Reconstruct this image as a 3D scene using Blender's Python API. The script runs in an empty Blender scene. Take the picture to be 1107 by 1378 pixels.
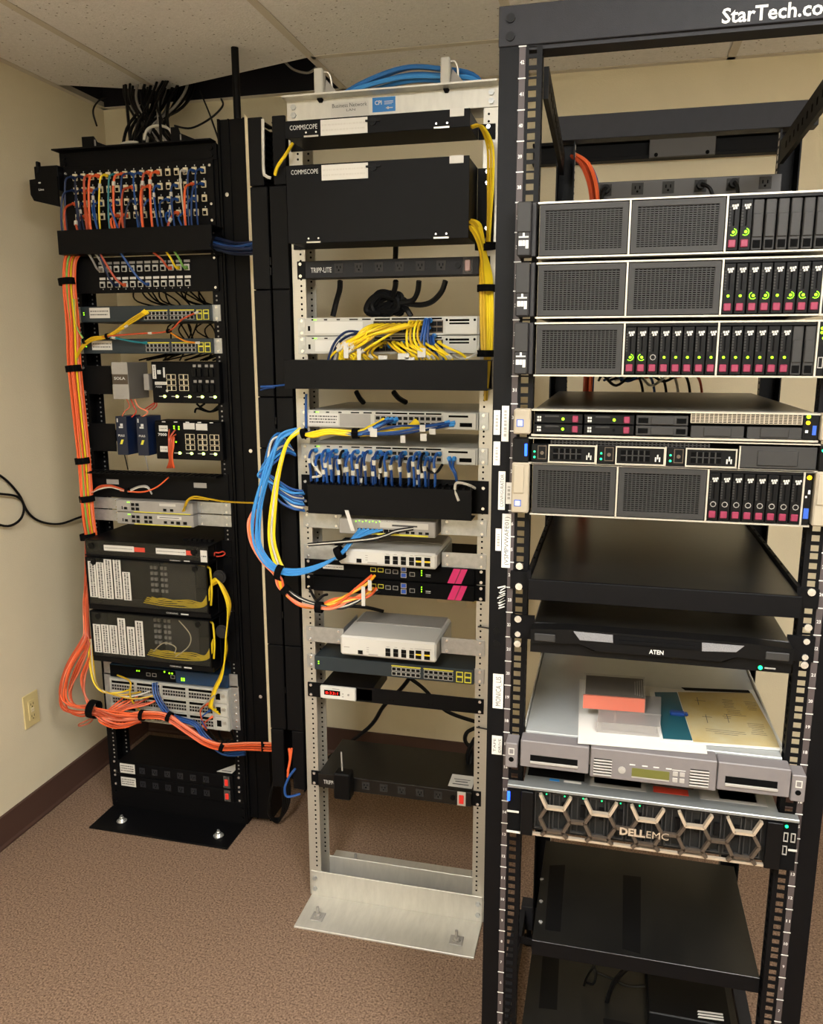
import bpy, math, random
from mathutils import Vector, Matrix
random.seed(7)
SC = bpy.context.scene
COL = SC.collection
# ---------------------------------------------------------------- camera
def make_camera():
    yaw, pit, roll = -0.24091, 0.19722, -0.00135
    cy, sy, cp, sp = math.cos(yaw), math.sin(yaw), math.cos(pit), math.sin(pit)
    f = Vector((sy*cp, cy*cp, -sp)); r = Vector((cy, -sy, 0)); u = r.cross(f)
    c, s = math.cos(roll), math.sin(roll)
    r, u = c*r + s*u, -s*r + c*u
    cam = bpy.data.objects.new('camera', bpy.data.cameras.new('camera'))
    cam.matrix_world = Matrix(((r.x, u.x, -f.x, -0.08925), (r.y, u.y, -f.y, -1.3287), (r.z, u.z, -f.z, 1.56898), (0, 0, 0, 1)))
    cam.data.sensor_fit = 'HORIZONTAL'
    cam.data.sensor_width = 36
    cam.data.lens = 36*1086.67/1107
    cam.data.clip_start = 0.02
    COL.objects.link(cam)
    SC.camera = cam
make_camera()
# ---------------------------------------------------------------- world, exposure
W = bpy.data.worlds.new('world')
SC.world = W
W.use_nodes = True
W.node_tree.nodes['Background'].inputs[0].default_value = (0.5, 0.5, 0.5, 1)
W.node_tree.nodes['Background'].inputs[1].default_value = 0.02
SC.view_settings.view_transform = 'Standard'
SC.view_settings.look = 'None'
SC.view_settings.gamma = 1
SC.view_settings.exposure = 2.0
SC.view_settings.use_curve_mapping = False
LAMP = 10.5          # emission of the fluorescent diffusers
# ---------------------------------------------------------------- materials
def lin(c):
    return tuple(((v/255)/12.92 if v/255 <= .04045 else ((v/255+.055)/1.055)**2.4) for v in c)
def mat(name, rgb, rough=.5, metal=0., noise=0., scale=40., bump=0., bscale=200., spec=.5, rgb2=None, emit=0., alpha=1., trans=0., stretch=None, ior=1.45, coat=0.):
    m = bpy.data.materials.new(name)
    m.use_nodes = True
    nt = m.node_tree
    b = nt.nodes['Principled BSDF']
    col = lin(rgb)
    b.inputs['Base Color'].default_value = (*col, 1)
    b.inputs['Roughness'].default_value = rough
    b.inputs['Metallic'].default_value = metal
    b.inputs['Specular IOR Level'].default_value = spec
    b.inputs['IOR'].default_value = ior
    b.inputs['Alpha'].default_value = alpha
    b.inputs['Transmission Weight'].default_value = trans
    b.inputs['Coat Weight'].default_value = coat
    if emit:
        b.inputs['Emission Color'].default_value = (*col, 1)
        b.inputs['Emission Strength'].default_value = emit
    tc = None
    if noise or bump or rgb2:
        tc = nt.nodes.new('ShaderNodeTexCoord')
        mp = nt.nodes.new('ShaderNodeMapping')
        if stretch:
            mp.inputs['Scale'].default_value = stretch
        nt.links.new(tc.outputs['Object'], mp.inputs[0])
    if noise or rgb2:
        n = nt.nodes.new('ShaderNodeTexNoise')
        n.inputs['Scale'].default_value = scale
        n.inputs['Detail'].default_value = 6
        n.inputs['Roughness'].default_value = .65
        nt.links.new(mp.outputs[0], n.inputs['Vector'])
        cr = nt.nodes.new('ShaderNodeValToRGB')
        c1 = lin(rgb2) if rgb2 else tuple(v*(1-noise) for v in col)
        c2 = col if rgb2 else tuple(min(1, v*(1+noise)) for v in col)
        cr.color_ramp.elements[0].position = .32
        cr.color_ramp.elements[1].position = .68
        cr.color_ramp.elements[0].color = (*c1, 1)
        cr.color_ramp.elements[1].color = (*c2, 1)
        nt.links.new(n.outputs['Fac'], cr.inputs[0])
        nt.links.new(cr.outputs[0], b.inputs['Base Color'])
    if bump:
        n2 = nt.nodes.new('ShaderNodeTexNoise')
        n2.inputs['Scale'].default_value = bscale
        n2.inputs['Detail'].default_value = 3
        nt.links.new(mp.outputs[0], n2.inputs['Vector'])
        bp = nt.nodes.new('ShaderNodeBump')
        bp.inputs['Strength'].default_value = bump
        bp.inputs['Distance'].default_value = .003
        nt.links.new(n2.outputs['Fac'], bp.inputs['Height'])
        nt.links.new(bp.outputs[0], b.inputs['Normal'])
    return m
M = {}
M['wall'] = mat('wall_paint', (216, 206, 179), .85, noise=.03, scale=3, bump=.25, bscale=260, spec=.2)
M['carpet'] = mat('carpet', (168, 140, 118), .95, rgb2=(80, 62, 50), scale=190, bump=1., bscale=420, spec=.1)
M['tile'] = mat('ceiling_tile', (232, 231, 232), .95, noise=.06, scale=90, bump=.9, bscale=160, spec=.1)
def pinholes(m):
    nt = m.node_tree; b = nt.nodes['Principled BSDF']
    src = b.inputs['Base Color'].links[0].from_socket
    tc = nt.nodes.new('ShaderNodeTexCoord'); v = nt.nodes.new('ShaderNodeTexVoronoi'); v.inputs['Scale'].default_value = 48
    r = nt.nodes.new('ShaderNodeValToRGB'); r.color_ramp.elements[0].position = .10; r.color_ramp.elements[1].position = .15
    r.color_ramp.elements[0].color = (.35, .33, .31, 1); r.color_ramp.elements[1].color = (1, 1, 1, 1)
    mx = nt.nodes.new('ShaderNodeMix'); mx.data_type = 'RGBA'; mx.blend_type = 'MULTIPLY'; mx.inputs[0].default_value = 1
    nt.links.new(tc.outputs['Object'], v.inputs['Vector']); nt.links.new(v.outputs['Distance'], r.inputs[0])
    nt.links.new(src, mx.inputs[6]); nt.links.new(r.outputs[0], mx.inputs[7]); nt.links.new(mx.outputs[2], b.inputs['Base Color'])
pinholes(M['tile'])
M['grid'] = mat('ceiling_grid', (205, 199, 188), .6)
M['dark'] = mat('plenum_shade', (30, 30, 38), .95)  # near-black paints in the shade above the suspended ceiling
M['base'] = mat('baseboard', (74, 52, 44), .55, bump=.05, bscale=40)
M['black'] = mat('black_powder', (9, 9, 11), .5, noise=.10, scale=30, bump=.10, bscale=900, spec=.14)
M['black2'] = mat('black_plastic', (8, 8, 9), .45, bump=.05, bscale=600, spec=.18)
M['blackm'] = mat('black_matte', (6, 6, 7), .8, spec=.12)
M['hole'] = mat('hole', (5, 5, 5), .9, spec=.1)
M['dusty'] = mat('dusty_black', (24, 23, 21), .3, rgb2=(12, 12, 12), scale=9, bump=.05, bscale=60, stretch=(1, .5, 1))
M['rackgrey'] = mat('rack_charcoal', (36, 36, 39), .55, spec=.2, noise=.08, scale=50, bump=.15, bscale=900)
M['alu'] = mat('aluminium', (188, 184, 174), .42, metal=.55, noise=.05, scale=20, bump=.05, bscale=30, stretch=(1, 1, 20))
M['alub'] = mat('aluminium_base', (196, 193, 184), .45, metal=.45, noise=.07, scale=14, bump=.03, bscale=60, stretch=(4, 1, 1))
M['steel'] = mat('galvanised', (178, 180, 180), .38, metal=.7, noise=.12, scale=60)
M['screw'] = mat('screw', (225, 225, 222), .25, metal=.8)
M['lgrey'] = mat('light_grey_paint', (182, 180, 172), .5, noise=.03, scale=15)
M['mgrey'] = mat('mid_grey', (150, 146, 140), .5, noise=.05, scale=20)
M['white'] = mat('white_plastic', (204, 202, 196), .4)
M['paper'] = mat('label_paper', (200, 197, 190), .7)
M['ink'] = mat('label_ink', (70, 68, 68), .8)
M['inkw'] = mat('white_ink', (196, 196, 192), .6)
M['silver'] = mat('silver_trim', (186, 182, 172), .3, metal=.6)
M['cream'] = mat('cream_plastic', (222, 208, 176), .5)
M['ivory'] = mat('ivory_plastic', (214, 196, 140), .4)
M['teal'] = mat('slate_teal', (36, 46, 52), .45, noise=.05, scale=30)
M['navy'] = mat('navy', (16, 32, 66), .4, noise=.06)
M['navyd'] = mat('navy_front', (18, 26, 46), .5)
M['port'] = mat('port_socket', (6, 6, 6), .6, spec=.2)
M['almond'] = mat('almond_jack', (222, 210, 178), .5)
M['magenta'] = mat('magenta_latch', (118, 34, 60), .4)
M['pink'] = mat('pink_stripe', (206, 40, 108), .35)
M['red'] = mat('red_rocker', (190, 44, 36), .3, emit=.15)
M['redc'] = mat('red_clip', (196, 62, 44), .5)
M['green'] = mat('green_led', (130, 240, 20), .3, emit=.75)
M['greenb'] = mat('green_led_cool', (20, 240, 120), .3, emit=.8)
M['amber'] = mat('amber_led', (250, 180, 10), .3, emit=.8)
M['blueled'] = mat('blue_led', (30, 80, 255), .3, emit=.9)
M['usb'] = mat('usb_blue', (40, 80, 170), .4)
M['digit'] = mat('red_digits', (235, 30, 22), .3, emit=.6)
M['yel'] = mat('yellow_jacket', (238, 206, 30), .45)
M['yelstrip'] = mat('yellow_strip', (214, 206, 60), .5)
M['ora'] = mat('orange_jacket', (226, 98, 52), .45)
M['oral'] = mat('amber_jacket', (246, 172, 34), .45)
M['sal'] = mat('salmon_jacket', (236, 134, 100), .45)
M['blu'] = mat('blue_jacket', (30, 74, 140), .45)
M['blul'] = mat('light_blue_jacket', (60, 138, 206), .45)
M['blud'] = mat('dark_blue_jacket', (22, 42, 82), .45)
for k_, c_ in (('ora', (178, 70, 36)), ('yel', (196, 158, 20)), ('blul', (36, 100, 164)), ('blu', (20, 54, 108)), ('blud', (14, 30, 62)), ('sal', (196, 104, 76)), ('oral', (206, 128, 22))):
    M[k_+'2'] = mat(k_+'_deeper', c_, .45)
def shade(m):
    return m+'2' if isinstance(m, str) and m+'2' in M and random.random() < .42 else m
M['tealj'] = mat('teal_jacket', (30, 120, 130), .45)
M['grn'] = mat('green_jacket', (120, 170, 80), .45)
M['whi'] = mat('white_jacket', (196, 192, 180), .45)
M['gry'] = mat('grey_jacket', (146, 142, 136), .45)
M['blk'] = mat('black_jacket', (9, 9, 10), .5, spec=.25)
M['velcro'] = mat('velcro', (8, 8, 9), .95, spec=.1, bump=.4, bscale=900)
M['signblue'] = mat('sticker_blue', (28, 112, 180), .4)
M['tape'] = mat('grey_print_label', (190, 186, 178), .5)
M['smoke'] = mat('smoked_acrylic', (70, 68, 60), .12, alpha=.22, spec=.5)
M['clear'] = mat('clear_plastic', (206, 198, 186), .4, alpha=.12, spec=.2)
M['clearbox'] = mat('frosted_box', (170, 164, 158), .3, alpha=.45)
M['tapegrey'] = mat('library_grey', (108, 103, 103), .5, noise=.04, scale=40)
M['tapetop'] = mat('library_lid', (168, 171, 170), .35, metal=.35, noise=.07, scale=6)
M['lcd'] = mat('lcd_olive', (92, 92, 44), .3)
M['beige'] = mat('beige_ear', (148, 138, 120), .5)
M['greyear'] = mat('charcoal_ear', (40, 39, 40), .5, spec=.3)
M['bezel'] = mat('charcoal_bezel', (46, 45, 44), .5, spec=.25, noise=.06, scale=60)
M['gold'] = mat('warm_silver', (190, 176, 156), .35, metal=.5)
M['goldd'] = mat('dark_bronze', (84, 74, 64), .4, metal=.4)
M['openback'] = mat('inner_dark', (10, 10, 9), .7)
M['folderteal'] = mat('folder_teal', (22, 72, 82), .5)
M['clipblue'] = mat('clip_blue', (14, 52, 116), .35)
M['oldpaper'] = mat('aged_paper', (168, 158, 126), .7, rgb2=(160, 132, 56), scale=5)
M['orangebox'] = mat('orange_card', (190, 78, 50), .6)
M['diffuser'] = mat('lamp_diffuser', (251, 250, 247), .5, emit=LAMP)
# ---------------------------------------------------------------- mesh builder (millimetres in, metres out)
class MB:
    def __init__(s):
        s.v = []; s.f = []; s.mi = []; s.k = 0
    def add(s, vs, fs):
        b = len(s.v)
        s.v += [tuple(p) for p in vs]
        s.f += [tuple(i+b for i in f) for f in fs]
        s.mi += [s.k]*len(fs)
        return s
    def box(s, x0, x1, y0, y1, z0, z1, c=0):
        if x0 > x1: x0, x1 = x1, x0
        if y0 > y1: y0, y1 = y1, y0
        if z0 > z1: z0, z1 = z1, z0
        if not c:
            vs = [(x, y, z) for x in (x0, x1) for y in (y0, y1) for z in (z0, z1)]
            return s.add(vs, [(0, 1, 3, 2), (4, 6, 7, 5), (0, 4, 5, 1), (2, 3, 7, 6), (0, 2, 6, 4), (1, 5, 7, 3)])
        c = min(c, (x1-x0)*.45, (y1-y0)*.45, (z1-z0)*.45)
        X, Y, Z = (x0, x1), (y0, y1), (z0, z1)
        vs = []; idx = {}
        for i in (0, 1):
            for j in (0, 1):
                for k in (0, 1):
                    sx, sy, sz = (c if i == 0 else -c), (c if j == 0 else -c), (c if k == 0 else -c)
                    idx[i, j, k] = len(vs)
                    vs += [(X[i], Y[j]+sy, Z[k]+sz), (X[i]+sx, Y[j], Z[k]+sz), (X[i]+sx, Y[j]+sy, Z[k])]
        fs = []
        g = lambda i, j, k, a: idx[i, j, k]+a
        for i in (0, 1): fs.append((g(i, 0, 0, 0), g(i, 1, 0, 0), g(i, 1, 1, 0), g(i, 0, 1, 0)))
        for j in (0, 1): fs.append((g(0, j, 0, 1), g(1, j, 0, 1), g(1, j, 1, 1), g(0, j, 1, 1)))
        for k in (0, 1): fs.append((g(0, 0, k, 2), g(1, 0, k, 2), g(1, 1, k, 2), g(0, 1, k, 2)))
        for i in (0, 1):
            for j in (0, 1): fs.append((g(i, j, 0, 0), g(i, j, 1, 0), g(i, j, 1, 1), g(i, j, 0, 1)))
            for k in (0, 1): fs.append((g(i, 0, k, 0), g(i, 1, k, 0), g(i, 1, k, 2), g(i, 0, k, 2)))
        for j in (0, 1):
            for k in (0, 1): fs.append((g(0, j, k, 1), g(1, j, k, 1), g(1, j, k, 2), g(0, j, k, 2)))
        for q in idx.values(): fs.append((q, q+1, q+2))
        return s.add(vs, fs)
    def cyl(s, p0, p1, r, r1=None, n=12):
        return s.tube([p0, p1], r, n, r1)
    def tube(s, pts, r, n=6, r1=None):
        P = [Vector(p) for p in pts]
        m = len(P)
        if m < 2: return s
        T = []
        for i in range(m):
            t = (P[min(i+1, m-1)]-P[max(i-1, 0)])
            T.append(t.normalized() if t.length > 1e-9 else Vector((0, 0, 1)))
        a = Vector((0, 0, 1)) if abs(T[0].z) < .9 else Vector((1, 0, 0))
        N = T[0].cross(a).normalized()
        vs = []
        for i in range(m):
            N = (N-T[i]*N.dot(T[i])).normalized()
            B = T[i].cross(N)
            rr = r if r1 is None else r+(r1-r)*i/(m-1)
            for k in range(n):
                an = 2*math.pi*k/n
                vs.append(P[i]+(N*math.cos(an)+B*math.sin(an))*rr)
        fs = []
        for i in range(m-1):
            for k in range(n):
                fs.append((i*n+k, i*n+(k+1) % n, (i+1)*n+(k+1) % n, (i+1)*n+k))
        fs.append(tuple(range(n-1, -1, -1))); fs.append(tuple((m-1)*n+k for k in range(n)))
        return s.add(vs, fs)
    def prism(s, poly, y0, y1, axis='y'):
        n = len(poly)
        if axis == 'y': m = lambda p, d: (p[0], d, p[1])
        elif axis == 'x': m = lambda p, d: (d, p[0], p[1])
        else: m = lambda p, d: (p[0], p[1], d)
        vs = [m(p, y0) for p in poly]+[m(p, y1) for p in poly]
        fs = [tuple(range(n)), tuple(range(2*n-1, n-1, -1))]
        fs += [(i, (i+1) % n, n+(i+1) % n, n+i) for i in range(n)]
        return s.add(vs, fs)
    def frame(s, x0, x1, z0, z1, t, y0, y1):
        s.box(x0, x1, y0, y1, z1-t, z1); s.box(x0, x1, y0, y1, z0, z0+t)
        s.box(x0, x0+t, y0, y1, z0+t, z1-t); return s.box(x1-t, x1, y0, y1, z0+t, z1-t)
    def mesh(s, x0, x1, z0, z1, nx, nz, bx, bz, y0, y1):
        # perforated plate: vertical and horizontal bars
        for i in range(nx+1):
            x = x0+(x1-x0)*i/nx; s.box(x-bx/2, x+bx/2, y0, y1, z0, z1)
        for k in range(nz+1):
            z = z0+(z1-z0)*k/nz; s.box(x0, x1, y0+.3, y1+.3, z-bz/2, z+bz/2)
        return s
    def disc(s, x, z, r, y, n=10, h=1.):
        return s.tube([(x, y, z), (x, y-h, z)], r, n)
    def text(s, body, x, y, z, size, w=None, rot=0, bold=0., axis='y', align='LEFT', depth=.25):
        key = (body, bold)
        if key not in TXT:
            c = bpy.data.curves.new('t', 'FONT'); c.body = body; c.offset = bold; c.resolution_u = 2
            o = bpy.data.objects.new('t', c); COL.objects.link(o)
            me = bpy.data.meshes.new_from_object(o.evaluated_get(bpy.context.evaluated_depsgraph_get()))
            TXT[key] = ([tuple(v.co) for v in me.vertices], [tuple(p.vertices) for p in me.polygons])
            bpy.data.objects.remove(o); bpy.data.curves.remove(c); bpy.data.meshes.remove(me)
        vs, fs = TXT[key]
        if not vs: return s
        xs = [v[0] for v in vs]; mn, mx = min(xs), max(xs)
        sz = size/.7; sx = sz if w is None else w/(mx-mn)
        ox = {'LEFT': mn, 'CENTER': (mn+mx)/2}[align]
        ca, sa = math.cos(rot), math.sin(rot)
        out = []
        for v in vs:
            a, b = (v[0]-ox)*sx, v[1]*sz
            a, b = a*ca-b*sa, a*sa+b*ca
            out.append((x+a, y-depth, z+b) if axis == 'y' else (x+a, y+b, z+depth))
        return s.add(out, fs)
    def build(s, name, mats, parent=None, smooth=False, label=None, kind=None, org=None):
        me = bpy.data.meshes.new(name)
        o0 = org if org is not None else off(parent)
        me.from_pydata([((p[0]-o0[0])*.001, (p[1]-o0[1])*.001, (p[2]-o0[2])*.001) for p in s.v], [], s.f)
        for m in (mats if isinstance(mats, (list, tuple)) else [mats]):
            me.materials.append(M[m] if isinstance(m, str) else m)
        if any(s.mi): me.polygons.foreach_set('material_index', s.mi)
        me.update()
        import bmesh
        bm = bmesh.new(); bm.from_mesh(me); bmesh.ops.recalc_face_normals(bm, faces=bm.faces); bm.to_mesh(me); bm.free()
        if smooth:
            me.polygons.foreach_set('use_smooth', [True]*len(me.polygons))
            me.set_sharp_from_angle(angle=math.radians(50))
        o = bpy.data.objects.new(name, me)
        COL.objects.link(o)
        if parent: o.parent = parent
        if label: o['label'] = label
        if kind: o['kind'] = kind
        return o
TXT = {}
OFF = {}
RK = {'L': (-1.4711, .9308), 'M': (-.6252, .6479), 'R': (0., 0.), 'W': (0., 0.)}
def off(o):
    while o is not None:
        if o.name in OFF: return OFF[o.name]
        o = o.parent
    return (0, 0, 0)
def tag(o, label, cat, group=None):
    o['label'] = label; o['category'] = cat
    if group: o['group'] = group
    return o
def thing(name, label, cat, rk, x, y, z, group=None):
    o = bpy.data.objects.new(name, None)
    o.empty_display_size = .05
    COL.objects.link(o)
    o.location = (RK[rk][0]+x*.001, RK[rk][1]+y*.001, z*.001)
    OFF[o.name] = (x, y, z)
    return tag(o, label, cat, group)
def solo(mb, name, mats, label, cat, rk, x, y, z, group=None, smooth=False):
    o = mb.build(name, mats, None, smooth, org=(x, y, z))
    o.location = (RK[rk][0]+x*.001, RK[rk][1]+y*.001, z*.001)
    return tag(o, label, cat, group)
def dup(root, dx, dy, dz, label=None, group=None):
    def cp(o, par):
        c = o.copy(); COL.objects.link(c)
        if par: c.parent = par
        for ch in list(o.children): cp(ch, c)
        return c
    r = cp(root, None)
    r.location = root.location+Vector((dx, dy, dz))*.001
    if label: r['label'] = label
    if group: r['group'] = group
    return r
def spline(pts, sub=6):
    P = [Vector(p) for p in pts]
    if len(P) < 3: return P
    out = []
    for i in range(len(P)-1):
        p0, p1, p2, p3 = P[max(i-1, 0)], P[i], P[i+1], P[min(i+2, len(P)-1)]
        for k in range(sub):
            t = k/sub
            out.append(.5*((2*p1)+(p2-p0)*t+(2*p0-5*p1+4*p2-p3)*t*t+(3*p1-p0-3*p2+p3)*t**3))
    out.append(P[-1])
    return out
def cable(rk, pts, r, m, label, group=None, name='cable', n=6, sub=6, cat='cable'):
    mb = MB().tube(spline(pts, sub), r, n)
    p = pts[0]
    return solo(mb, name, shade(m), label, cat, rk, p[0], p[1], p[2], group, smooth=True)
def struct(mb, name, m, parent=None):
    o = mb.build(name, m, parent)
    if not parent: o['kind'] = 'structure'
    return o
# ---------------------------------------------------------------- the room (x right, y towards the back wall, z up; millimetres)
XL, XR, YB, YF, ZC, ZT = -1930, 2300, 1480, -2700, 2430, 2950
struct(MB().box(XL-100, XR+100, YF-100, YB+100, -60, 0), 'floor', 'carpet')
struct(MB().box(XL-100, XL, YF-100, YB+100, 0, ZC+4), 'wall_left', 'wall')
struct(MB().box(XL, XR, YB, YB+100, 0, ZC+4), 'wall_back', 'wall')
struct(MB().box(XL-100, XL, YF-100, YB+100, ZC+4, ZT), 'trim_2', 'dark')       # wall above the ceiling line, its dark colour standing in for plenum shade
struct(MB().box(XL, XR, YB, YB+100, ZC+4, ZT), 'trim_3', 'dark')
struct(MB().box(XR, XR+100, YF-100, YB+100, 0, ZT), 'wall_right', 'wall')
struct(MB().box(XL, XR, YF-100, YF, 0, ZT), 'wall_front', 'wall')
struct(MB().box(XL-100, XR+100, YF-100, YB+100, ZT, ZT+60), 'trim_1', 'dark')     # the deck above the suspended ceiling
b = MB()
b.prism([(0, 0), (14, 0), (14, 6), (9, 14), (7, 104), (0, 106)], YF, YB, 'y')
b2 = MB()
for p in b.v: b2.v.append((XL+p[0], p[1], p[2]))
b2.f, b2.mi = b.f, b.mi
struct(b2, 'baseboard_left', 'base')
b2 = MB().prism([(YB, 0), (YB-14, 0), (YB-14, 6), (YB-9, 14), (YB-7, 104), (YB, 106)], XL+14, XR, 'x')
struct(b2, 'baseboard_back', 'base')
# suspended ceiling: T-bar grid with lay-in tiles
gx = [-1615, -1007, -397, 213, 823, 1433, 2043]
gy = [-2500, -1890, -1280, -670, -60, 550, 1160]
g = MB()
for x in gx:
    g.box(x-12, x+12, YF, YB if x != gx[0] else 1330, ZC-2, ZC); g.box(x-2, x+2, YF, YB if x != gx[0] else 1330, ZC, ZC+30)
for y in gy:
    if y == 1160:
        g.box(-1007, XR, y-12, y+12, ZC-2, ZC)
    else:
        g.box(XL, XR, y-12, y+12, ZC-2, ZC)
g.box(XL, XR, YB-24, YB, ZC-2, ZC)
g.box(XL, XL+22, YF, YB, ZC-2, ZC); g.box(XL, XL+3, YF, YB, ZC, ZC+25)
ceil = struct(g, 'ceiling', 'grid')
xs = [XL+4]+gx+[XR]
ys = [YF]+gy+[YB-4]
LIGHTS = {(4, 2), (4, 3), (2, 1), (2, 2)}
for i in range(len(xs)-1):
    for j in range(len(ys)-1):
        x0, x1, y0, y1 = xs[i]+4, xs[i+1]-4, ys[j]+4, ys[j+1]-4
        if (i, j) in LIGHTS: continue
        if j == 7 and i < 2: continue                               # the tiles taken out above the cable drop
        if j == 6 and i == 0: poly = [(x0, y0), (x1, y0), (x1+2, 1330), (x0, 1195)]
        elif j == 6 and i == 1: poly = [(x0, y0), (x1, y0), (x1, 1158), (x0, 1336)]
        else: poly = [(x0, y0), (x1, y0), (x1, y1), (x0, y1)]
        MB().prism(poly, ZC+.5, ZC+16, 'z').build('ceiling_tile', 'tile', ceil)
def troffer(i, j, lab):
    x0, x1, y0, y1 = xs[i]+6, xs[i+1]-6, ys[j]+6, ys[j+2]-6
    t = thing('unseen_ceiling_light', lab, 'light', 'W', (x0+x1)/2, (y0+y1)/2, ZC)
    MB().frame(x0, x1, y0, y1, 22, 0, 1)
    f = MB()
    f.box(x0, x1, y0, y0+20, ZC, ZC+8); f.box(x0, x1, y1-20, y1, ZC, ZC+8); f.box(x0, x0+20, y0, y1, ZC, ZC+8); f.box(x1-20, x1, y0, y1, ZC, ZC+8)
    f.box(x0, x1, y0, y1, ZC+8, ZC+12)
    f.build('frame', 'white', t)
    MB().box(x0+20, x1-20, y0+20, y1-20, ZC-14, ZC+8, 6).build('diffuser', 'diffuser', t)  # glowing diffuser lowered past the grid on purpose, to brighten the ceiling
troffer(4, 2, 'unseen fluorescent ceiling light in front of the four-post rack')
troffer(2, 1, 'unseen fill light added on the ceiling at the front of the room, left of the other')  # extra fill lamp, added out of view behind the camera
# wall outlet on the left wall
t = thing('wall_outlet', 'ivory duplex wall outlet low on the left wall', 'outlet', 'W', XL, 816, 393)
# ---------------------------------------------------------------- wall outlet
b = MB().prism([(-36, -58), (36, -58), (36, 58), (-36, 58)], 0, 5, 'x')
w = MB()
def wl(p): return (XL+p[0], 816+p[1], 393+p[2])
for pr in (((0, -36, -58), (5, 36, 58)), ((5, -17, -34), (8, 17, 34))):
    (a0, b0, c0), (a1, b1, c1) = pr
    q0, q1 = wl((a0, b0, c0)), wl((a1, b1, c1))
    w.box(q0[0], q1[0], q0[1], q1[1], q0[2], q1[2], 2)
w.build('cover_plate', 'ivory', t)
for sg in (-1, 1):
    s_ = MB()
    for dy in (-6, 6):
        q = wl((8, dy, sg*21)); s_.box(q[0]-.2, q[0]+.4, q[1]-1, q[1]+1, q[2]-4, q[2]+4)
    q = wl((8, 0, sg*21-9)); s_.box(q[0]-.2, q[0]+.4, q[1]-2, q[1]+2, q[2]-2, q[2]+2)
    s_.build('socket', 'hole', t)
for sg in (-4, 4):
    q = wl((8, 0, sg)); MB().box(q[0], q[0]+1.5, q[1]-7, q[1]+7, q[2]-2.5, q[2]+2.5).build('test_button', 'cream', t)
# ---------------------------------------------------------------- two-post racks
def two_post(rk, name, label, pm, bm_, H, washers, wm):
    t = thing(name, label, 'rack', rk, 0, 0, 0)
    for sg in (-1, 1):
        xo, xi = sg*257, sg*222
        p = MB()
        p.box(xo, xi, 0, 4, 4, H-2); p.box(xo, xo-sg*4, 4, 72, 4, H-2); p.box(xo, xi, 72, 76, 4, H-2)
        po = p.build('post', pm, t)
        h = MB()
        z = 100; i = 0
        while z < H-50:
            for y in (-.0, 72.0):
                h.tube([(sg*234, y+.1, z), (sg*234, y-.4, z)], 2.9, 7)
            i += 1; z += (15.875, 15.875, 12.7)[i % 3]
        h.build('screw_holes', 'hole' if rk == 'M' else 'gry', po, kind='stuff')
    for s0, s1 in ((-4, 1), (80, -1)):
        a = MB()
        a.box(-257, 257, s0, s0+s1*4, H-44, H); a.box(-257, 257, s0 if s1 > 0 else 80, s0-s1*36 if s1 > 0 else 116, H, H+4)
        a.build('top_angle', bm_, t)
        c = MB()
        c.box(-252, 252, s0, s0+s1*4, 0, 84, 1)
        c.box(-252, 252, s0, s0-s1*138, 0, 6, 1)
        c.build('base_angle', bm_, t)
    k = MB()
    for sg in (-1, 1):
        for z in (28, 62, H-14, H-32):
            k.disc(sg*240, z, 7, -4, 6, 5)
    k.build('frame_bolts', wm if rk == 'M' else pm, t, kind='stuff')
    for (x, y) in washers:
        q = MB()
        if rk == 'M': q.box(x-18, x+18, y-18, y+18, 6, 9, 1)
        else: q.cyl((x, y, 6), (x, y, 8), 17, n=20)
        q.cyl((x, y, 8), (x, y, 12), 11, n=16).cyl((x, y, 12), (x, y, 20), 8, n=6).cyl((x, y, 20), (x, y, 38 if rk == 'M' else 27), 4.5, n=8)
        q.build('anchor_bolt', 'gry' if rk == 'M' else wm, t)
    return t
rackL = two_post('L', 'two_post_rack', 'black steel two-post rack in the corner beside the left wall', 'black', 'black', 2150, [(-165, -85), (193, -85), (-165, 165), (193, 165)], 'screw')
rackM = two_post('M', 'two_post_rack', 'bare aluminium two-post rack standing in the middle on a pale base', 'alu', 'alub', 2158, [(-200, -92), (196, -92), (-170, 165), (196, 165)], 'steel')
# ---------------------------------------------------------------- four-post rack
t = rackR = thing('four_post_rack', 'black open four-post server rack at the right with numbered rack units', 'rack', 'R', 0, 0, 0)
def uz(u): return 128+44.45*u
U0, U1 = uz(.5), uz(42.5)
for sg in (-1, 1):
    p = MB()
    p.box(sg*278, sg*233, 0, 2.5, 0, 2020)
    p.box(sg*221, sg*213, 0, 2.5, 0, 2020)
    p.box(sg*278, sg*275, 2.5, 70, 0, 2020)
    p.box(sg*278, sg*250, 67, 70, 0, 2020)
    p.box(sg*215.5, sg*213, 2.5, 9, 0, 2020); p.box(sg*215.5, sg*213, 19.5, 27, 0, 2020)
    zz = [uz(n)+d for n in range(1, 43) for d in (-15.9, 0, 15.9)]
    prev = 0
    for z in zz:
        p.box(sg*233, sg*221, 0, 2.5, prev, z-5); p.box(sg*215.5, sg*213, 9, 19.5, prev, z-5)
        prev = z+5
    p.box(sg*233, sg*221, 0, 2.5, prev, 2020); p.box(sg*215.5, sg*213, 9, 19.5, prev, 2020)
    po = p.build('front_post', 'black', t)
    MB().box(sg*238, sg*247.5, -.6, 0, U0, U1).build('unit_strip', 'goldd' if 0 else mat('unit_strip', (66, 58, 58), .6) if sg == -1 else bpy.data.materials['unit_strip'], po)
    n_ = MB()
    for u in range(1, 43):
        n_.box(sg*237, sg*248.5, -1.1, -.6, uz(u+.5)-.8, uz(u+.5)+.8)
        n_.text(str(u), sg*242.8, -.8, uz(u)-2.5, 5.2, w=3.2 if u < 10 else 6.2, align='CENTER', bold=.03)
    n_.build('unit_numbers', 'inkw', po, kind='stuff')
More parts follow.
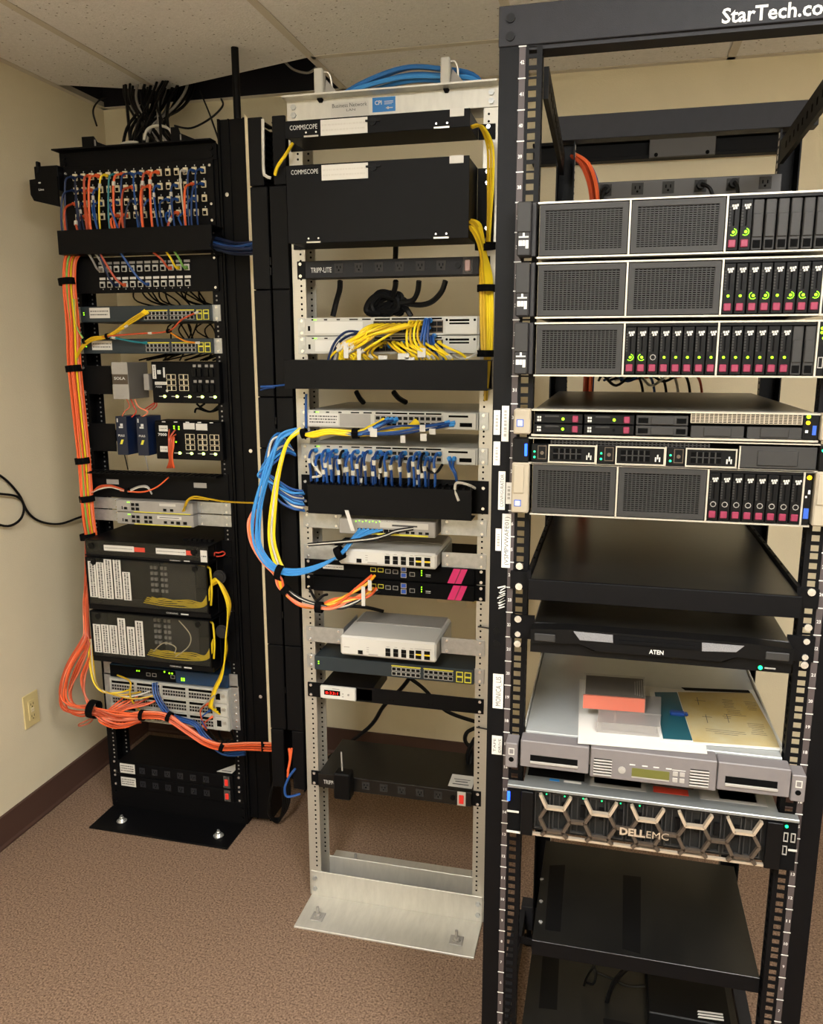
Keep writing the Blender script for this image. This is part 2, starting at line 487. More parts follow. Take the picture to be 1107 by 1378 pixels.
for x0, x1 in ((-262, -192), (228, 296)):
    s = 1 if x0 < 0 else -1
    xi = x1 if x0 < 0 else x0
    p = MB()
    p.box(xi-s*38, xi, 632, 635, 0, 2020); p.box(xi-s*38, xi-s*35, 580, 632, 0, 2020)
    p.box(xi-s*3, xi, 606, 632, 0, 2020)
    p.build('rear_post', 'black', t)
    h = MB()
    for u in range(1, 43):
        for d in (-15.9, 0, 15.9):
            h.box(xi-s*.0, xi+s*.5, 614, 624, uz(u)+d-5, uz(u)+d+5)
    h.build('rear_post_holes', 'grid', t, kind='stuff')
MB().box(-279, 279, -2.5, 42, 2018, 2074, 1).box(-236, 236, 2, 40, 2012, 2018).build('top_beam', 'rackgrey', t)
MB().box(-232, 298, 600, 640, 2022, 2072, 1).build('rear_top_beam', 'rackgrey', t)
for x0, x1 in ((-222, -232), (228, 262)):
    p = MB()
    p.prism([(-213 if x0 < 0 else 213, 30), (x0, 600), (x0+8, 600), (-205 if x0 < 0 else 221, 30)], 1950, 1996, 'z')
    so = p.build('side_brace', 'black', t)
    h = MB()
    for i in range(12):
        y = 60+i*42; xx = (-205 if x0 < 0 else 213)+((x0+8)-(-205) if x0 < 0 else x0-213)*(y-30)/570
        h.box(xx-.6, xx+.6, y-4, y+4, 1966, 1978)
    h.build('brace_holes', 'hole', so, kind='stuff')
MB().box(-278, 278, -2.5, 40, 40, 110, 1).build('bottom_beam', 'rackgrey', t)
MB().box(-262, 296, 600, 640, 40, 110, 1).build('rear_bottom_beam', 'rackgrey', t)
for x0, x1 in ((-278, -250), (250, 278)):
    MB().box(x0, x1, 40, 600, 40, 100, 1).build('bottom_side_beam', 'rackgrey', t)
for z in (2056, 2031):
    for x in (-261, 261):
        MB().disc(x, z, 6.5, -2.5, 14, 3).build('beam_bolt', 'black2', t)
MB().text('StarTech.com', 38, -2.7, 2023, 19, w=152, bold=.02).build('lettering', 'inkw', t)
for x, y in ((-245, 20), (245, 20), (-240, 610), (270, 610)):
    MB().cyl((x, y, 0), (x, y, 6), 22, n=16).cyl((x, y, 6), (x, y, 40), 7, n=10).build('levelling_foot', 'black2', t)
# ---------------------------------------------------------------- small builders shared by the rack gear
def screws(t, pts, y=-3, r=4.2, m='screw', name='screw', h=2.5):
    for x, z in pts:
        MB().disc(x, z, r, y, 8, h).build(name, m, t)
def ear_plate(t, x0, x1, z0, z1, m, y=-3, sc=True, name='rack_ear'):
    MB().box(x0, x1, y, 0, z0, z1, .6).build(name, m, t)
    xc = -234 if x0 < 0 else 234
    if sc: screws(t, [(xc, z0+7), (xc, z1-7)], y)
def note(t, x0, x1, z0, z1, y, lines=2, name='paper_label', m='paper', vert=False, seed=1, body=None, pm='ink'):
    o = MB().box(x0, x1, y-.5, y, z0, z1).build(name, m, t)
    rnd = random.Random(seed)
    q = MB()
    if body:
        bw = body if isinstance(body, str) else body[0]
        if vert: q.text(bw, (x0+x1)/2-(z1-z0)*0, y-.6, z0+4, (x1-x0)*.5, w=(z1-z0)-8, rot=math.pi/2)
        else: q.text(bw, x0+3, y-.6, (z0+z1)/2-(z1-z0)*.18, (z1-z0)*.36, w=(x1-x0)-6)
    else:
        for i in range(lines):
            if vert:
                xx = x0+(x1-x0)*(i+1)/(lines+1); w_ = (x1-x0)*.10
                zz = z0+3
                while zz < z1-6:
                    l = rnd.uniform(2, 7); q.box(xx-w_, xx+w_, y-.7, y-.5, zz, min(zz+l, z1-3)); zz += l+rnd.uniform(1, 2.4)
            else:
                zz = z1-(z1-z0)*(i+1)/(lines+1); w_ = (z1-z0)*.05
                xx = x0+3
                while xx < x1-6:
                    l = rnd.uniform(2, 7); q.box(xx, min(xx+l, x1-3), y-.7, y-.5, zz-w_, zz+w_); xx += l+rnd.uniform(1, 2.4)
    if q.v: q.build('label_print', pm, o, kind='stuff')
    return o
def jacks(t, xs, zs, w, h, y, fm='almond', name='port_block', rim=1.2, inner='port'):
    # a block of modular sockets: proud rim frames round dark recesses
    f = MB(); q = MB()
    for x in xs:
        for z in zs:
            f.frame(x-w/2, x+w/2, z-h/2, z+h/2, rim, y-1.4, y)
            q.box(x-w/2+rim, x+w/2-rim, y-.3, y, z-h/2+rim, z+h/2-rim)
    o = f.build(name, fm, t, kind='stuff')
    q.build('sockets', inner, o, kind='stuff')
    return o
def leds(t, pts, y, r=1.3, m='green', name='status_led'):
    q = MB()
    for x, z in pts: q.disc(x, z, r, y, 8, .8)
    return q.build(name, m, t, kind='stuff')
def cover(mb, x0, x1, y0, y1, z0, z1, th=2):
    # C-shaped duct cover: front face with short returns above and below
    mb.box(x0, x1, y0, y0+th, z0, z1, .6)
    mb.box(x0, x1, y0+th, y1, z1-th, z1); mb.box(x0, x1, y0+th, y1, z0, z0+th)
    return mb
def bundle(rk, pts, n, r, ms, label, group, seed=1, name='cable', sub=5, jit=1., flat=1.):
    rnd = random.Random(seed)
    P = spline(pts, sub)
    m = len(P)
    fr = []
    N = None
    for i in range(m):
        t = (P[min(i+1, m-1)]-P[max(i-1, 0)]).normalized()
        if N is None:
            a = Vector((0, 1, 0)) if abs(t.y) < .8 else Vector((1, 0, 0))
            N = (a-t*a.dot(t)).normalized()
        N = (N-t*N.dot(t)).normalized()
        fr.append((N.copy(), t.cross(N)))
    outs = []
    for k in range(n):
        rr = r*1.95*math.sqrt(k+.3)*.78*jit if n > 1 else 0
        an = k*2.39996+rnd.uniform(-.2, .2)
        tw = rnd.uniform(-.6, .6)*jit
        Q = []
        for i, p in enumerate(P):
            u = i/(m-1)
            Nn, Bn = fr[i]
            a2 = an+tw*math.sin(u*3.0)
            Q.append(p+Nn*(rr*flat*math.cos(a2))+Bn*(rr*math.sin(a2)))
        mb = MB().tube(Q, r, 6)
        mm = ms if isinstance(ms, str) else ms[k % len(ms)]
        outs.append(solo(mb, name, shade(mm), label if isinstance(label, str) else label[mm], 'cable', rk, Q[0].x, Q[0].y, Q[0].z, group if isinstance(group, str) else group[mm], smooth=True))
    return outs
def strap(rk, p, d, R, label, w=14, name='cable_strap', m='velcro'):
    d = Vector(d).normalized(); p = Vector(p)
    mb = MB()
    N = d.cross(Vector((0, 0, 1)) if abs(d.z) < .9 else Vector((1, 0, 0))).normalized(); B = d.cross(N)
    n = 14
    vs = []; fs = []
    for rr, hh in ((R, -w/2), (R, w/2), (R-1.2, w/2), (R-1.2, -w/2)):
        for k in range(n):
            a = 2*math.pi*k/n
            vs.append(p+d*hh+(N*math.cos(a)+B*math.sin(a))*rr)
    for j in range(4):
        for k in range(n):
            fs.append((j*n+k, j*n+(k+1) % n, ((j+1) % 4)*n+(k+1) % n, ((j+1) % 4)*n+k))
    mb.add(vs, fs)
    return solo(mb, name, m, label, 'strap', rk, p.x, p.y, p.z, smooth=True)
def cord(rk, pts, r, m, label, group=None, boot=None, tagm=None, tag_i=.4, name='patch_cable', sub=5, plug_m=None):
    P = spline(pts, sub)
    t = thing(name, label, 'cable', rk, P[0].x, P[0].y, P[0].z, group)
    MB().tube(P, r, 6).build('jacket', shade(m), t, smooth=True)
    d = (P[min(2, len(P)-1)]-P[0]).normalized()
    if boot:
        MB().tube([P[0], P[0]+d*13], r*2.0, 6, r*1.25).build('boot', boot, t)
    if tagm:
        i = int(len(P)*tag_i); q = P[min(i, len(P)-2)]; e = (P[min(i+1, len(P)-1)]-q).normalized()
        MB().tube([q-e*6, q+e*6], r*1.55, 8).build('tag', tagm, t)
    return t
def outlet5(t, x, z, y, s=1., name='outlet', m='black2'):
    o = MB().frame(x-13*s, x+13*s, z-13*s, z+13*s, 1.5, y-1.6, y).box(x-11.5*s, x+11.5*s, y-.8, y, z-11.5*s, z+11.5*s).build(name, m, t)
    q = MB()
    for dx in (-5, 5): q.box(x+(dx-1.3)*s, x+(dx+1.3)*s, y-1.2, y-.8, z-1*s, z+6*s)
    q.disc(x, z-6*s, 2.6*s, y-.8, 10, .4)
    q.build('slots', 'hole', o, kind='stuff')
    return o
# ================================================================ gear in the aluminium rack
# sign plate, sticker and the two clips on the top angle
t = thing('name_plate', 'printed Business Network label on the aluminium top angle', 'label', 'M', -105, -4, 2124)
r_ = (-145.4, -50.9, 2112.4, 2146.8)
MB().box(r_[0], r_[1], -5, -4, r_[2], r_[3]).build('plate', 'tape', t)
MB().text('Business Network', r_[0]+4, -5.2, 2136, 9, w=r_[1]-r_[0]-8).text('LAN', (r_[0]+r_[1])/2-8, -5.2, 2127, 5, w=22).build('lettering', 'ink', t)
t = thing('maker_sticker', 'blue sticker with white CPI lettering on the aluminium top angle', 'sticker', 'M', -13, -4, 2122)
MB().box(-42, 14, -4.6, -4, 2120, 2152).build('sheet', 'signblue', t)
MB().text('CPI', -36, -4.8, 2136, 9, w=17, bold=.02).box(-13, 9, -5, -4.6, 2142, 2143).box(-13, 9, -5, -4.6, 2139, 2140).box(-13, 5, -5, -4.6, 2136, 2137).disc(-4, 2128, 3, -4.6, 10, .4).box(-9, 8, -5, -4.6, 2127, 2129).build('lettering', 'inkw', t)
for x, nm in ((-172, 'left'), (134, 'right')):
    t = thing('runway_clamp', 'pale grey clamp with wire hook on the %s end of the aluminium top angle' % nm, 'clamp', 'M', x, -10, 2162)
    MB().box(x-11, x+11, -16, 10, 2163, 2224, 3).build('clamp_block', 'lgrey', t)
    MB().tube(spline([(x+10, -4, 2216), (x+20, 0, 2216), (x+26, 4, 2200), (x+26, 8, 2163)], 4), 3, 8).build('wire_hook', 'silver', t, smooth=True)
    MB().prism([(x+8, 2163), (x+50, 2163), (x+14, 2202)], 2, 6).build('gusset', 'mgrey', t)
    MB().disc(x+2, 2156, 7, -4.2, 6, 9).build('clamp_bolt', 'blackm', t)
# blue trunk cables looping over the top
for i, (h, y) in enumerate(((62, 40), (50, 55), (38, 30), (70, 70), (44, 80))):
    cable('M', [(-150+i*6, y, 2166), (-80, y, 2166+h*.55), (20, y+8, 2166+h), (110, y+5, 2166+h*.85), (200, y, 2166+h*.4), (225, y+40, 2120)], 5.5, 'blul',
          'light blue trunk cable arching over the aluminium rack top', 'blue trunk cables over the rack top')
# fibre patch enclosures
def enclosure(x0, x1, z0, z1, nm, lab, yf=-130):
    t = thing(nm, lab, 'patch panel', 'M', 0, 0, z0)
    MB().box(x0+2, x1-2, yf+3, -6, z0+1, z1-1, 1).build('body', 'black', t)
    MB().box(x0, x1, yf, yf+3, z0, z1, .8).build('door', 'black', t)
    MB().box(-250, x0+2, -5, -1, z0+2, z1-2).build('rack_ear', 'black', t)
    MB().box(x1-2, 250, -5, -1, z0+2, z1-2).build('rack_ear', 'black', t)
    MB().text('COMMSCOPE', x0+12, yf-.2, z1-20, 10, w=66, bold=.0).build('lettering', 'inkw', t)
    note(t, x0+86, x0+196, z1-36, z1-3, yf, 2, seed=int(z0), pm='tape')
    MB().box(x0+192, x0+226, yf-5, yf, z1-14, z1-10).disc(x0+209, z1-14, 8, yf, 12, 4).build('door_latch', 'black2', t)
    MB().box(x1-44, x1-13, yf-.6, yf, z1-15, z1+1).build('paper_tab', 'paper', t)
    for xh in (x0+63, x1-62):
        MB().box(xh-17, xh+17, yf-1.5, yf, z0, z0+3.5).build('hinge', 'silver', t)
        screws(t, [(xh-12, z0+10), (xh+12, z0+10)], yf, 2.2, name='rivet', h=1)
    return t
enclosure(-213, 213, 2043, 2080, 'fibre_shelf', 'one-unit black fibre panel just under the aluminium top angle')
enclosure(-213, 213, 1814, 1985, 'fibre_enclosure', 'tall black four-unit fibre enclosure near the top of the aluminium rack')
screws(bpy.data.objects['fibre_shelf'], [(234, 2050), (234, 2072)], -5, 5)
screws(bpy.data.objects['fibre_enclosure'], [(234, z) for z in (1825, 1850, 1950, 1975)], -5, 5)
# power strips
def pdu_m(z0, z1, lab, depth, adapter):
    t = thing('power_strip', lab, 'power strip', 'M', 0, 0, z0)
    MB().box(-218, 218, -12, depth, z0+1, z1-1, 1).build('body', 'dusty' if adapter else 'rackgrey', t)
    ear_plate(t, -243, -214, z0, z1, 'black'); ear_plate(t, 214, 243, z0, z1, 'black')
    q = MB()
    q.text('TRIPP-LITE', -203, -12.3, z0+14, 12, w=54, bold=.008)
    q.build('lettering', 'inkw', t)
    for i in range(6):
        outlet5(t, -130+i*51.4, (z0+z1)/2+2, -12, .85, m='bezel')
    MB().disc(168, (z0+z1)/2+1, 7, -12, 14, 4).build('breaker_button', 'black2', t)
    o = MB().box(180, 203, -14, -12, z0+2, z1-1, .5).build('switch_guard', 'clear' if not adapter else 'lgrey', t)
    MB().box(185, 198, -18, -14, z0+9, z1-9, 1.5).build('rocker_switch', 'red' if adapter else mat('unlit_rocker', (150, 112, 104), .3), t)
    return t
pdu_m(1745, 1788, 'black six-outlet power strip under the tall fibre enclosure', 40, False)
pdu_m(358, 402, 'dusty black power strip low in the aluminium rack with plugged adapter', 200, True)
t = thing('power_adapter', 'black wall-wart power adapter plugged into the low power strip', 'adapter', 'M', -136, -14, 366)
MB().box(-160, -112, -52, -14.5, 352, 430, 4).build('body', 'black2', t)
MB().tube(spline([(-140, -32, 430), (-141, -30, 445), (-146, -20, 480)], 4), 2.2, 6).build('lead', 'gry', t, smooth=True)
t = thing('notice_card', 'small white notice lying on the low power strip', 'card', 'M', 190, 40, 402)
MB().box(150, 216, 8, 72, 401.2, 402.2).build('sheet', 'paper', t)
MB().box(160, 205, 20, 24, 402.2, 402.5).box(165, 200, 34, 38, 402.2, 402.5).box(160, 205, 46, 49, 402.2, 402.5).build('print', 'ink', t, kind='stuff')
# light grey core switches
def core_switch(nm, lab, z0, z1, x0, x1, fm, depth=330, labelw=None, vents=True, y=-14, portmat='lgrey', mode=0):
    t = thing(nm, lab, 'network switch', 'M', 0, 0, z0)
    MB().box(x0, x1, y, depth, z0, z1, 1.2).build('chassis', fm, t)
    ear_plate(t, -246, -215, z0, z1, 'steel'); ear_plate(t, 215, 246, z0, z1, 'steel')
    w = x1-x0
    p0, p1 = x0+w*.41, x0+w*.80
    b = MB()
    for i in range(4):
        a = p0+(p1-p0)*i/4; b.box(a-1 if 0 else a+1, a+(p1-p0)/4-3, y-.6, y, z1-7, z1-3)
    for i in range(5):
        a = x0+w*(.04+i*.075); b.box(a, a+w*.05 if i > 2 else a+w*.02, y-.6, y, z1-6.5, z1-3.5)
    b.build('vent_slots', 'hole', t, kind='stuff')
    MB().box(p0-2, p1, y-.8, y, z0+5, z1-9).build('port_panel', 'mgrey' if mode else 'goldd', t)
    jacks(t, [p0+7+i*(p1-p0-8)/11.5 for i in range(12)], [z0+13, z1-17] if not mode else [z1-17, z0+12], 12.5, 10, y-.8, 'blackm' if not mode else 'mgrey', rim=.9)
    MB().box(p1+4, x1-4, y-5, y, z0+1, z1-1, 1.5).build('module', fm, t)
    q = MB()
    q.box(p1+16, x1-24, y-5.5, y-5, z1-12, z1-7)
    if mode: q.box(p1+44, x1-14, y-5.5, y-5, z0+8, z0+18)
    else: q.box(p1+16, x1-24, y-5.5, y-5, z1-19, z1-15)
    q.build('module_slots', 'hole', t, kind='stuff')
    if not mode: screws(t, [(p1+10, z1-9), (x1-11, z1-9)], y-5, 3.2, 'hole', 'module_screw', 1)
    leds(t, [(x0+30, z1-5), (x0+25, z1-5)], y, 1.6)
    return t
t = core_switch('core_switch', 'upper light grey core switch with yellow cords, above the black duct', 1606, 1650, -222, 222, 'lgrey')
MB().box(-214, -208, -14.6, -14, 1618, 1630).build('reset_port', 'hole', t); MB().box(-196, -70, -14.4, -14, 1612, 1640).build('blank_cover', 'white', t)
t = core_switch('core_switch', 'lower light grey core switch with yellow cords, right above the black duct', 1561, 1604.5, -222, 222, 'lgrey')
MB().box(-214, -208, -14.6, -14, 1573, 1585).build('reset_port', 'hole', t); MB().box(-196, -70, -14.4, -14, 1567, 1595).build('blank_cover', 'white', t)
t = core_switch('access_switch', 'light grey access switch with a few blue and yellow cords', 1377, 1420, -222, 222, 'lgrey', mode=1)
note(t, -219, -138, 1382, 1412, -14, 3, seed=5); MB().box(-134, -52, -14.5, -14, 1380, 1412).build('blank_cover', 'mgrey', t)
t = core_switch('access_switch', 'light grey access switch with a dense row of blue cords', 1290, 1332, -222, 222, 'lgrey', mode=1)
# black horizontal ducts
t = thing('cable_duct', 'wide black cable duct cover under the two core switches', 'cable manager', 'M', 0, 0, 1473)
cover(MB(), -250, 254, -90, -4, 1477, 1547).build('cover', 'black', t)
MB().box(-249, 252, -3.8, -.5, 1479, 1545).build('back_plate', 'black', t)
t = thing('cable_duct', 'black cable duct cover under the row of blue cords', 'cable manager', 'M', 0, 0, 1150)
cover(MB(), -207, 217, -65, -4, 1160, 1236).build('cover', 'black', t)
MB().box(-247, 249, -3.8, -.5, 1166, 1250).build('back_plate', 'black', t)
b = MB()
for i in range(25): b.box(-204+i*17.3, -200+i*17.3, -60, -4, 1232, 1240)
b.build('fingers', 'black', t, kind='stuff')
screws(t, [(236, 1180), (236, 1232), (-236, 1180), (-236, 1232)], -4)
# small switches in steel brackets
def bracket(t, x, z0, z1, sg):
    b = MB()
    xi, xo = sg*x, sg*246
    b.box(xi, xo, -3, -.2, z0, z1, .5); b.box(xi, xi-sg*3, -3, 120, z0, z1)
    b.build('bracket', 'steel', t)
    screws(t, [(sg*234, z0+7), (sg*234, z1-7), (sg*(x+12), z0+8), (sg*(x+12), z1-8)], -3, 3.6)
t = thing('small_switch', 'small dark grey switch in steel brackets fed by light blue cords', 'network switch', 'M', 0, 0, 1098)
MB().box(-132, 122, -42, 180, 1106, 1147, 2).build('chassis', 'mgrey', t); bracket(t, 132, 1108, 1150, 1); bracket(t, 141, 1108, 1150, -1)
o = MB().box(-22, 104, -43, -42, 1127, 1142).build('brand_plate', 'tape', t); MB().box(10, 76, -43.4, -43, 1132, 1136).build('label_print', 'ink', o, kind='stuff')
MB().box(-80, 104, -43, -42, 1108, 1112).build('yellow_strip', 'yelstrip', t)
jacks(t, [50, 64, 84, 101], [1117], 12, 9, -42, 'mgrey'); jacks(t, [-76+i*14 for i in range(8)], [1118], 12, 9, -42, 'blackm')
leds(t, [(-86+i*9, 1140+(i % 2)*2) for i in range(9)], -42, 1.6)
MB().text('Power  Alarm  Mgmt', -62, -42.2, 1143, 3, w=84).build('lettering', 'inkw', t)
def compact(lab, z0, z1, br0, br1, yf=-52):
    t = thing('compact_switch', lab, 'network switch', 'M', 0, 0, z0)
    MB().box(-132, 128, yf, 150, z0, z1, 5).build('chassis', 'white', t)
    MB().box(-122, 118, 60, 152, z1-2, z1+2, 1).build('rear_lid', 'mgrey', t)
    bracket(t, 134, br0, br1, 1); bracket(t, 141, br0, br1, -1)
    w = 260
    for k in range(4):
        jacks(t, [-132+w*(.505+.082*k)], [z0+24, z0+13], 13, 10, yf, 'blackm', 'copper_port')
    for k in range(2):
        jacks(t, [-132+w*(.82+.088*k)], [z0+26, z0+12], 15, 9, yf, 'blackm', 'uplink_port')
        MB().box(-132+w*(.82+.088*k)-7, -132+w*(.82+.088*k)+7, yf-.8, yf, z0+17, z0+22).build('yellow_tab', 'yel', t)
    jacks(t, [-132+w*.215], [z0+12], 13, 10, yf, 'blackm', 'console_port')
    q = MB()
    q.box(-132+w*.30, -132+w*.40, yf-.2, yf, z0+7, z0+9)
    for k in range(3): q.box(-132+w*.28, -132+w*.305, yf-.2, yf, z0+14+k*6, z0+15.4+k*6)
    q.box(-132+w*.04, -132+w*.10, yf-.2, yf, z0+22, z0+24)
    for k in range(4): q.box(-132+w*(.49+.082*k), -132+w*(.52+.082*k), yf-.2, yf, z0+33, z0+34.2)
    q.box(-132+w*.78, -132+w*.95, yf-.2, yf, z0+34, z0+35.2)
    q.build('panel_print', 'mgrey', t, kind='stuff')
    return t
compact('white compact switch in steel brackets, above the two black firewalls', 1027, 1068, 1022, 1062)
compact('white compact switch in steel brackets, below the two black firewalls', 778, 832, 788, 832)
# firewalls
def firewall(lab, z0, z1, lbl):
    t = thing('firewall', lab, 'firewall', 'M', 0, 0, z0)
    MB().box(-218, 218, -12, 260, z0+.5, z1-.5, 1).build('chassis', 'blackm', t)
    ear_plate(t, -245, -214, z0, z1, 'blackm'); ear_plate(t, 214, 245, z0, z1, 'blackm')
    b = MB().prism([(148, z0+2), (184, z0+2), (200, z1-1), (164, z1-1)], -13, -12)
    b.k = 1; b.prism([(166, z0+2), (169, z0+2), (185, z1-1), (182, z1-1)], -13.3, -13)
    b.build('pink_stripe', ['pink', 'magenta'], t)
    zc = (z0+z1)/2
    jacks(t, [-50, -30], [zc+4], 15, 11, -12, 'yelstrip', 'yellow_port'); jacks(t, [-10, 10], [zc+2], 14, 11, -12, 'mgrey', 'copper_port')
    jacks(t, [32], [zc+10, zc-6], 15, 13, -12, 'silver', 'uplink_port', inner='usb'); jacks(t, [55], [zc-2], 14, 11, -12, 'mgrey', 'console_port')
    leds(t, [(80, zc+9), (80, zc+3), (80, zc-3)], -12, 1.7)
    MB().box(91, 104, -12.2, -12, zc-2, zc).box(91, 104, -12.2, -12, zc-6, zc-5).build('panel_print', 'inkw', t, kind='stuff')
    if lbl: note(t, -190, -132, zc-2, zc+10, -12, 1, seed=3)
    return t
firewall('upper black firewall with pink stripe and a white label at its left end', 981, 1023, True)
firewall('lower black firewall with pink stripe and no label', 937, 979, False)
# dark 24-port switch
def edge_switch(rk, lab, z0, z1, y=-14, lbl=None, depth=230, ears='steel', x0=-220, x1=220):
    t = thing('edge_switch', lab, 'network switch', rk, 0, 0, z0)
    MB().box(x0, x1, y, depth, z0, z1, 1.5).build('chassis', 'teal', t)
    ear_plate(t, -246, -216, z0, z1, ears); ear_plate(t, 216, 246, z0, z1, ears)
    zc = (z0+z1)/2
    for a in (-1, 87):
        jacks(t, [a+6+i*13.2 for i in range(6)], [z0+11, z0+24], 12, 10.5, y, 'lgrey', 'port_block', .9)
        MB().box(a-1, a+79, y-.8, y, z0+31, z0+34).build('yellow_strip', 'yelstrip', t)
    for xx in (183, 205): MB().frame(xx-9, xx+9, z0+4, z0+33, 2, y-2, y).box(xx-9, xx+9, y-1.6, y, zc-3, zc+1).build('uplink_port', 'yelstrip', t)
    leds(t, [(x0+12, zc+5), (x0+12, zc-1)], y, 1.8)
    if lbl: note(t, *lbl, y, 2, seed=int(z0))
    return t
edge_switch('M', 'dark slate 24-port switch under the lower white compact switch', 712, 752, depth=200)
# clock display panel
t = thing('clock_panel', 'black blank panel with a small white red-digit display at its left', 'display panel', 'M', 0, 0, 626)
MB().box(-246, 246, -4, -.5, 627, 669, .6).build('panel', 'black', t)
MB().box(-206, -60, -4, 150, 632, 664).build('inner_box', 'black2', t)
o = MB().box(-206, -104, -14, -4, 630, 667, 2).build('display_case', 'white', t)
MB().box(-194, -148, -14.6, -14, 642, 656).build('display_window', 'hole', o)
MB().text('8:33:1', -190, -14.8, 645, 7.5, w=36).build('digits', 'digit', o)
MB().disc(-140, 649, 2, -14, 10, 1).disc(-124, 648, 3, -14, 10, 2).disc(-140, 641, 2, -14, 10, 1).box(-170, -150, -14.3, -14, 660, 662).build('button', 'mgrey', o, kind='stuff')
screws(t, [(s*236, z) for s in (-1, 1) for z in (634, 662)], -4)
MB().disc(-10, 640, 2, -4, 8, .5).disc(0, 640, 2, -4, 8, .5).disc(98, 640, 2, -4, 8, .5).disc(108, 640, 2, -4, 8, .5).build('panel_holes', 'hole', t, kind='stuff')
# vertical cable manager between the racks
t = thing('vertical_cable_manager', 'tall black vertical cable manager attached to the left side of the aluminium rack', 'cable manager', 'M', -308, 0, 320)
XA, XB = -360, -262
MB().box(XA+4, XB-2, 60, 66, 330, 2110).box(XA+2, XA+6, 0, 62, 330, 2110).box(XB-6, XB-2, 0, 62, 330, 2110).build('channel', 'black', t)
for z0, z1, lx, rx in ((1970, 2128, 1, 0), (1722, 1968, 0, 0), (1452, 1720, 0, 0), (1318, 1450, 0, 0), (772, 1316, 0, 0), (520, 770, 0, 0), (340, 518, 1, 0)):
    MB().box(XA, XA+(38 if lx else 46), -8, -1, z0, z1, 1.5).build('door', 'black', t)
    MB().box(XB-(34 if lx else 47), XB, -8, -1, z0, z1, 1.5).build('door', 'black', t)
for z in (1790, 1765, 1390, 1360, 860, 640):
    MB().box(-313, -309, -10, -4, z-9, z+9).build('hinge_pin', 'black2', t)
b = MB()
for i in range(9):
    for x in (XA+30, XB-38): b.box(x, x+14, 0, 50, 1985+i*16, 1989+i*16)
b.build('fingers', 'black', t, kind='stuff')
# cream raceway in the gap between the racks
solo(MB().prism([(-501, 290), (-480, 290), (-480, 2195), (-501, 2222)], 283, 305), 'raceway', 'cream', 'slim cream vertical raceway in the gap between the left and middle racks', 'raceway', 'M', -490, 290, 290)
# ================================================================ gear in the four-post rack
def dup_part(o, par, dx, dy=0, dz=0):
    c = o.copy(); COL.objects.link(c); c.parent = par
    c.location = o.location+Vector((dx, dy, dz))*.001
    for ch in list(o.children): dup_part(ch, c, 0)
    return c
PW = 16.9
def drive(t, x, z0, z1, y, lit, live=True):
    # 2.5 inch carrier standing upright: body, latch, ring light, handle
    o = MB().box(x+.6, x+PW-.6, y, y+20, z0, z1, .8).build('drive', 'black2', t)
    MB().box(x+7.4, x+9.6, y-.5, y, z0+34, z1-14).build('slot', 'hole', o)
    q = MB()
    for k in range(7): q.box(x+1.6, x+4.2, y-.8, y, z0+34+k*4.2, z0+36.4+k*4.2)
    q.build('vent_ribs', 'bezel', o, kind='stuff')
    q = MB()
    for a, b in ((0, 0), (3.2, 0), (6.2, .6), (1.5, -3.6), (4.7, -3)): q.box(x+5+a, x+7.4+a, y-.8, y, z1-10+b, z1-7+b)
    q.build('carrier_icon', 'lgrey', o, kind='stuff')
    MB().box(x+2.8, x+PW-4, y-2.4, y, z0+4, z0+15, 1).build('latch', 'magenta', o)
    q = MB()
    if lit == 1: q.disc(x+8, z0+25.5, 2.0, y, 10, 1)
    elif lit == 2:
        q.disc(x+9, z0+25.5, 2.1, y, 10, 1)
        for k in range(9):
            a = -2.2+k*.42-(0 if int(x) % 2 else 2.0)
            q.box(x+8.5+4.8*math.cos(a)-.6, x+8.5+4.8*math.cos(a)+.6, y-.8, y, z0+25.5+4.8*math.sin(a)-.6, z0+25.5+4.8*math.sin(a)+.6)
    else: q.tube([(x+8.5+4*math.cos(a*.785), y-.3, z0+25.5+4*math.sin(a*.785)) for a in range(9)], .6, 4)
    q.build('ring_light', 'green' if lit else 'mgrey', o, kind='stuff')
    return o
def blank(t, x0, x1, z0, z1, y):
    o = MB().box(x0+.8, x1-.8, y+1, y+12, z0, z1, 1).box(x0+1.4, x1-1.4, y-1, y+1, z0+18, z1-20, .8).build('drive_blank', 'bezel', t)
    MB().box(x0+3, x1-3, y-.2, y+1, z0+3, z0+14).build('blank_recess', 'hole', o)
    return o
def grille(t, x0, x1, z0, z1, y, m='bezel', nx=19, nz=19):
    o = MB().frame(x0, x1, z0, z1, 8, y, y+8).build('grille', m, t)
    MB().mesh(x0+8, x1-8, z0+8, z1-8, nx, nz, 1.5, 1.5, y+1, y+2.0).build('perforated_sheet', m, o, kind='stuff')
    MB().box(x0+8, x1-8, y+13.4, y+13.9, z0+8, z1-8).build('dark_interior', 'hole', o)
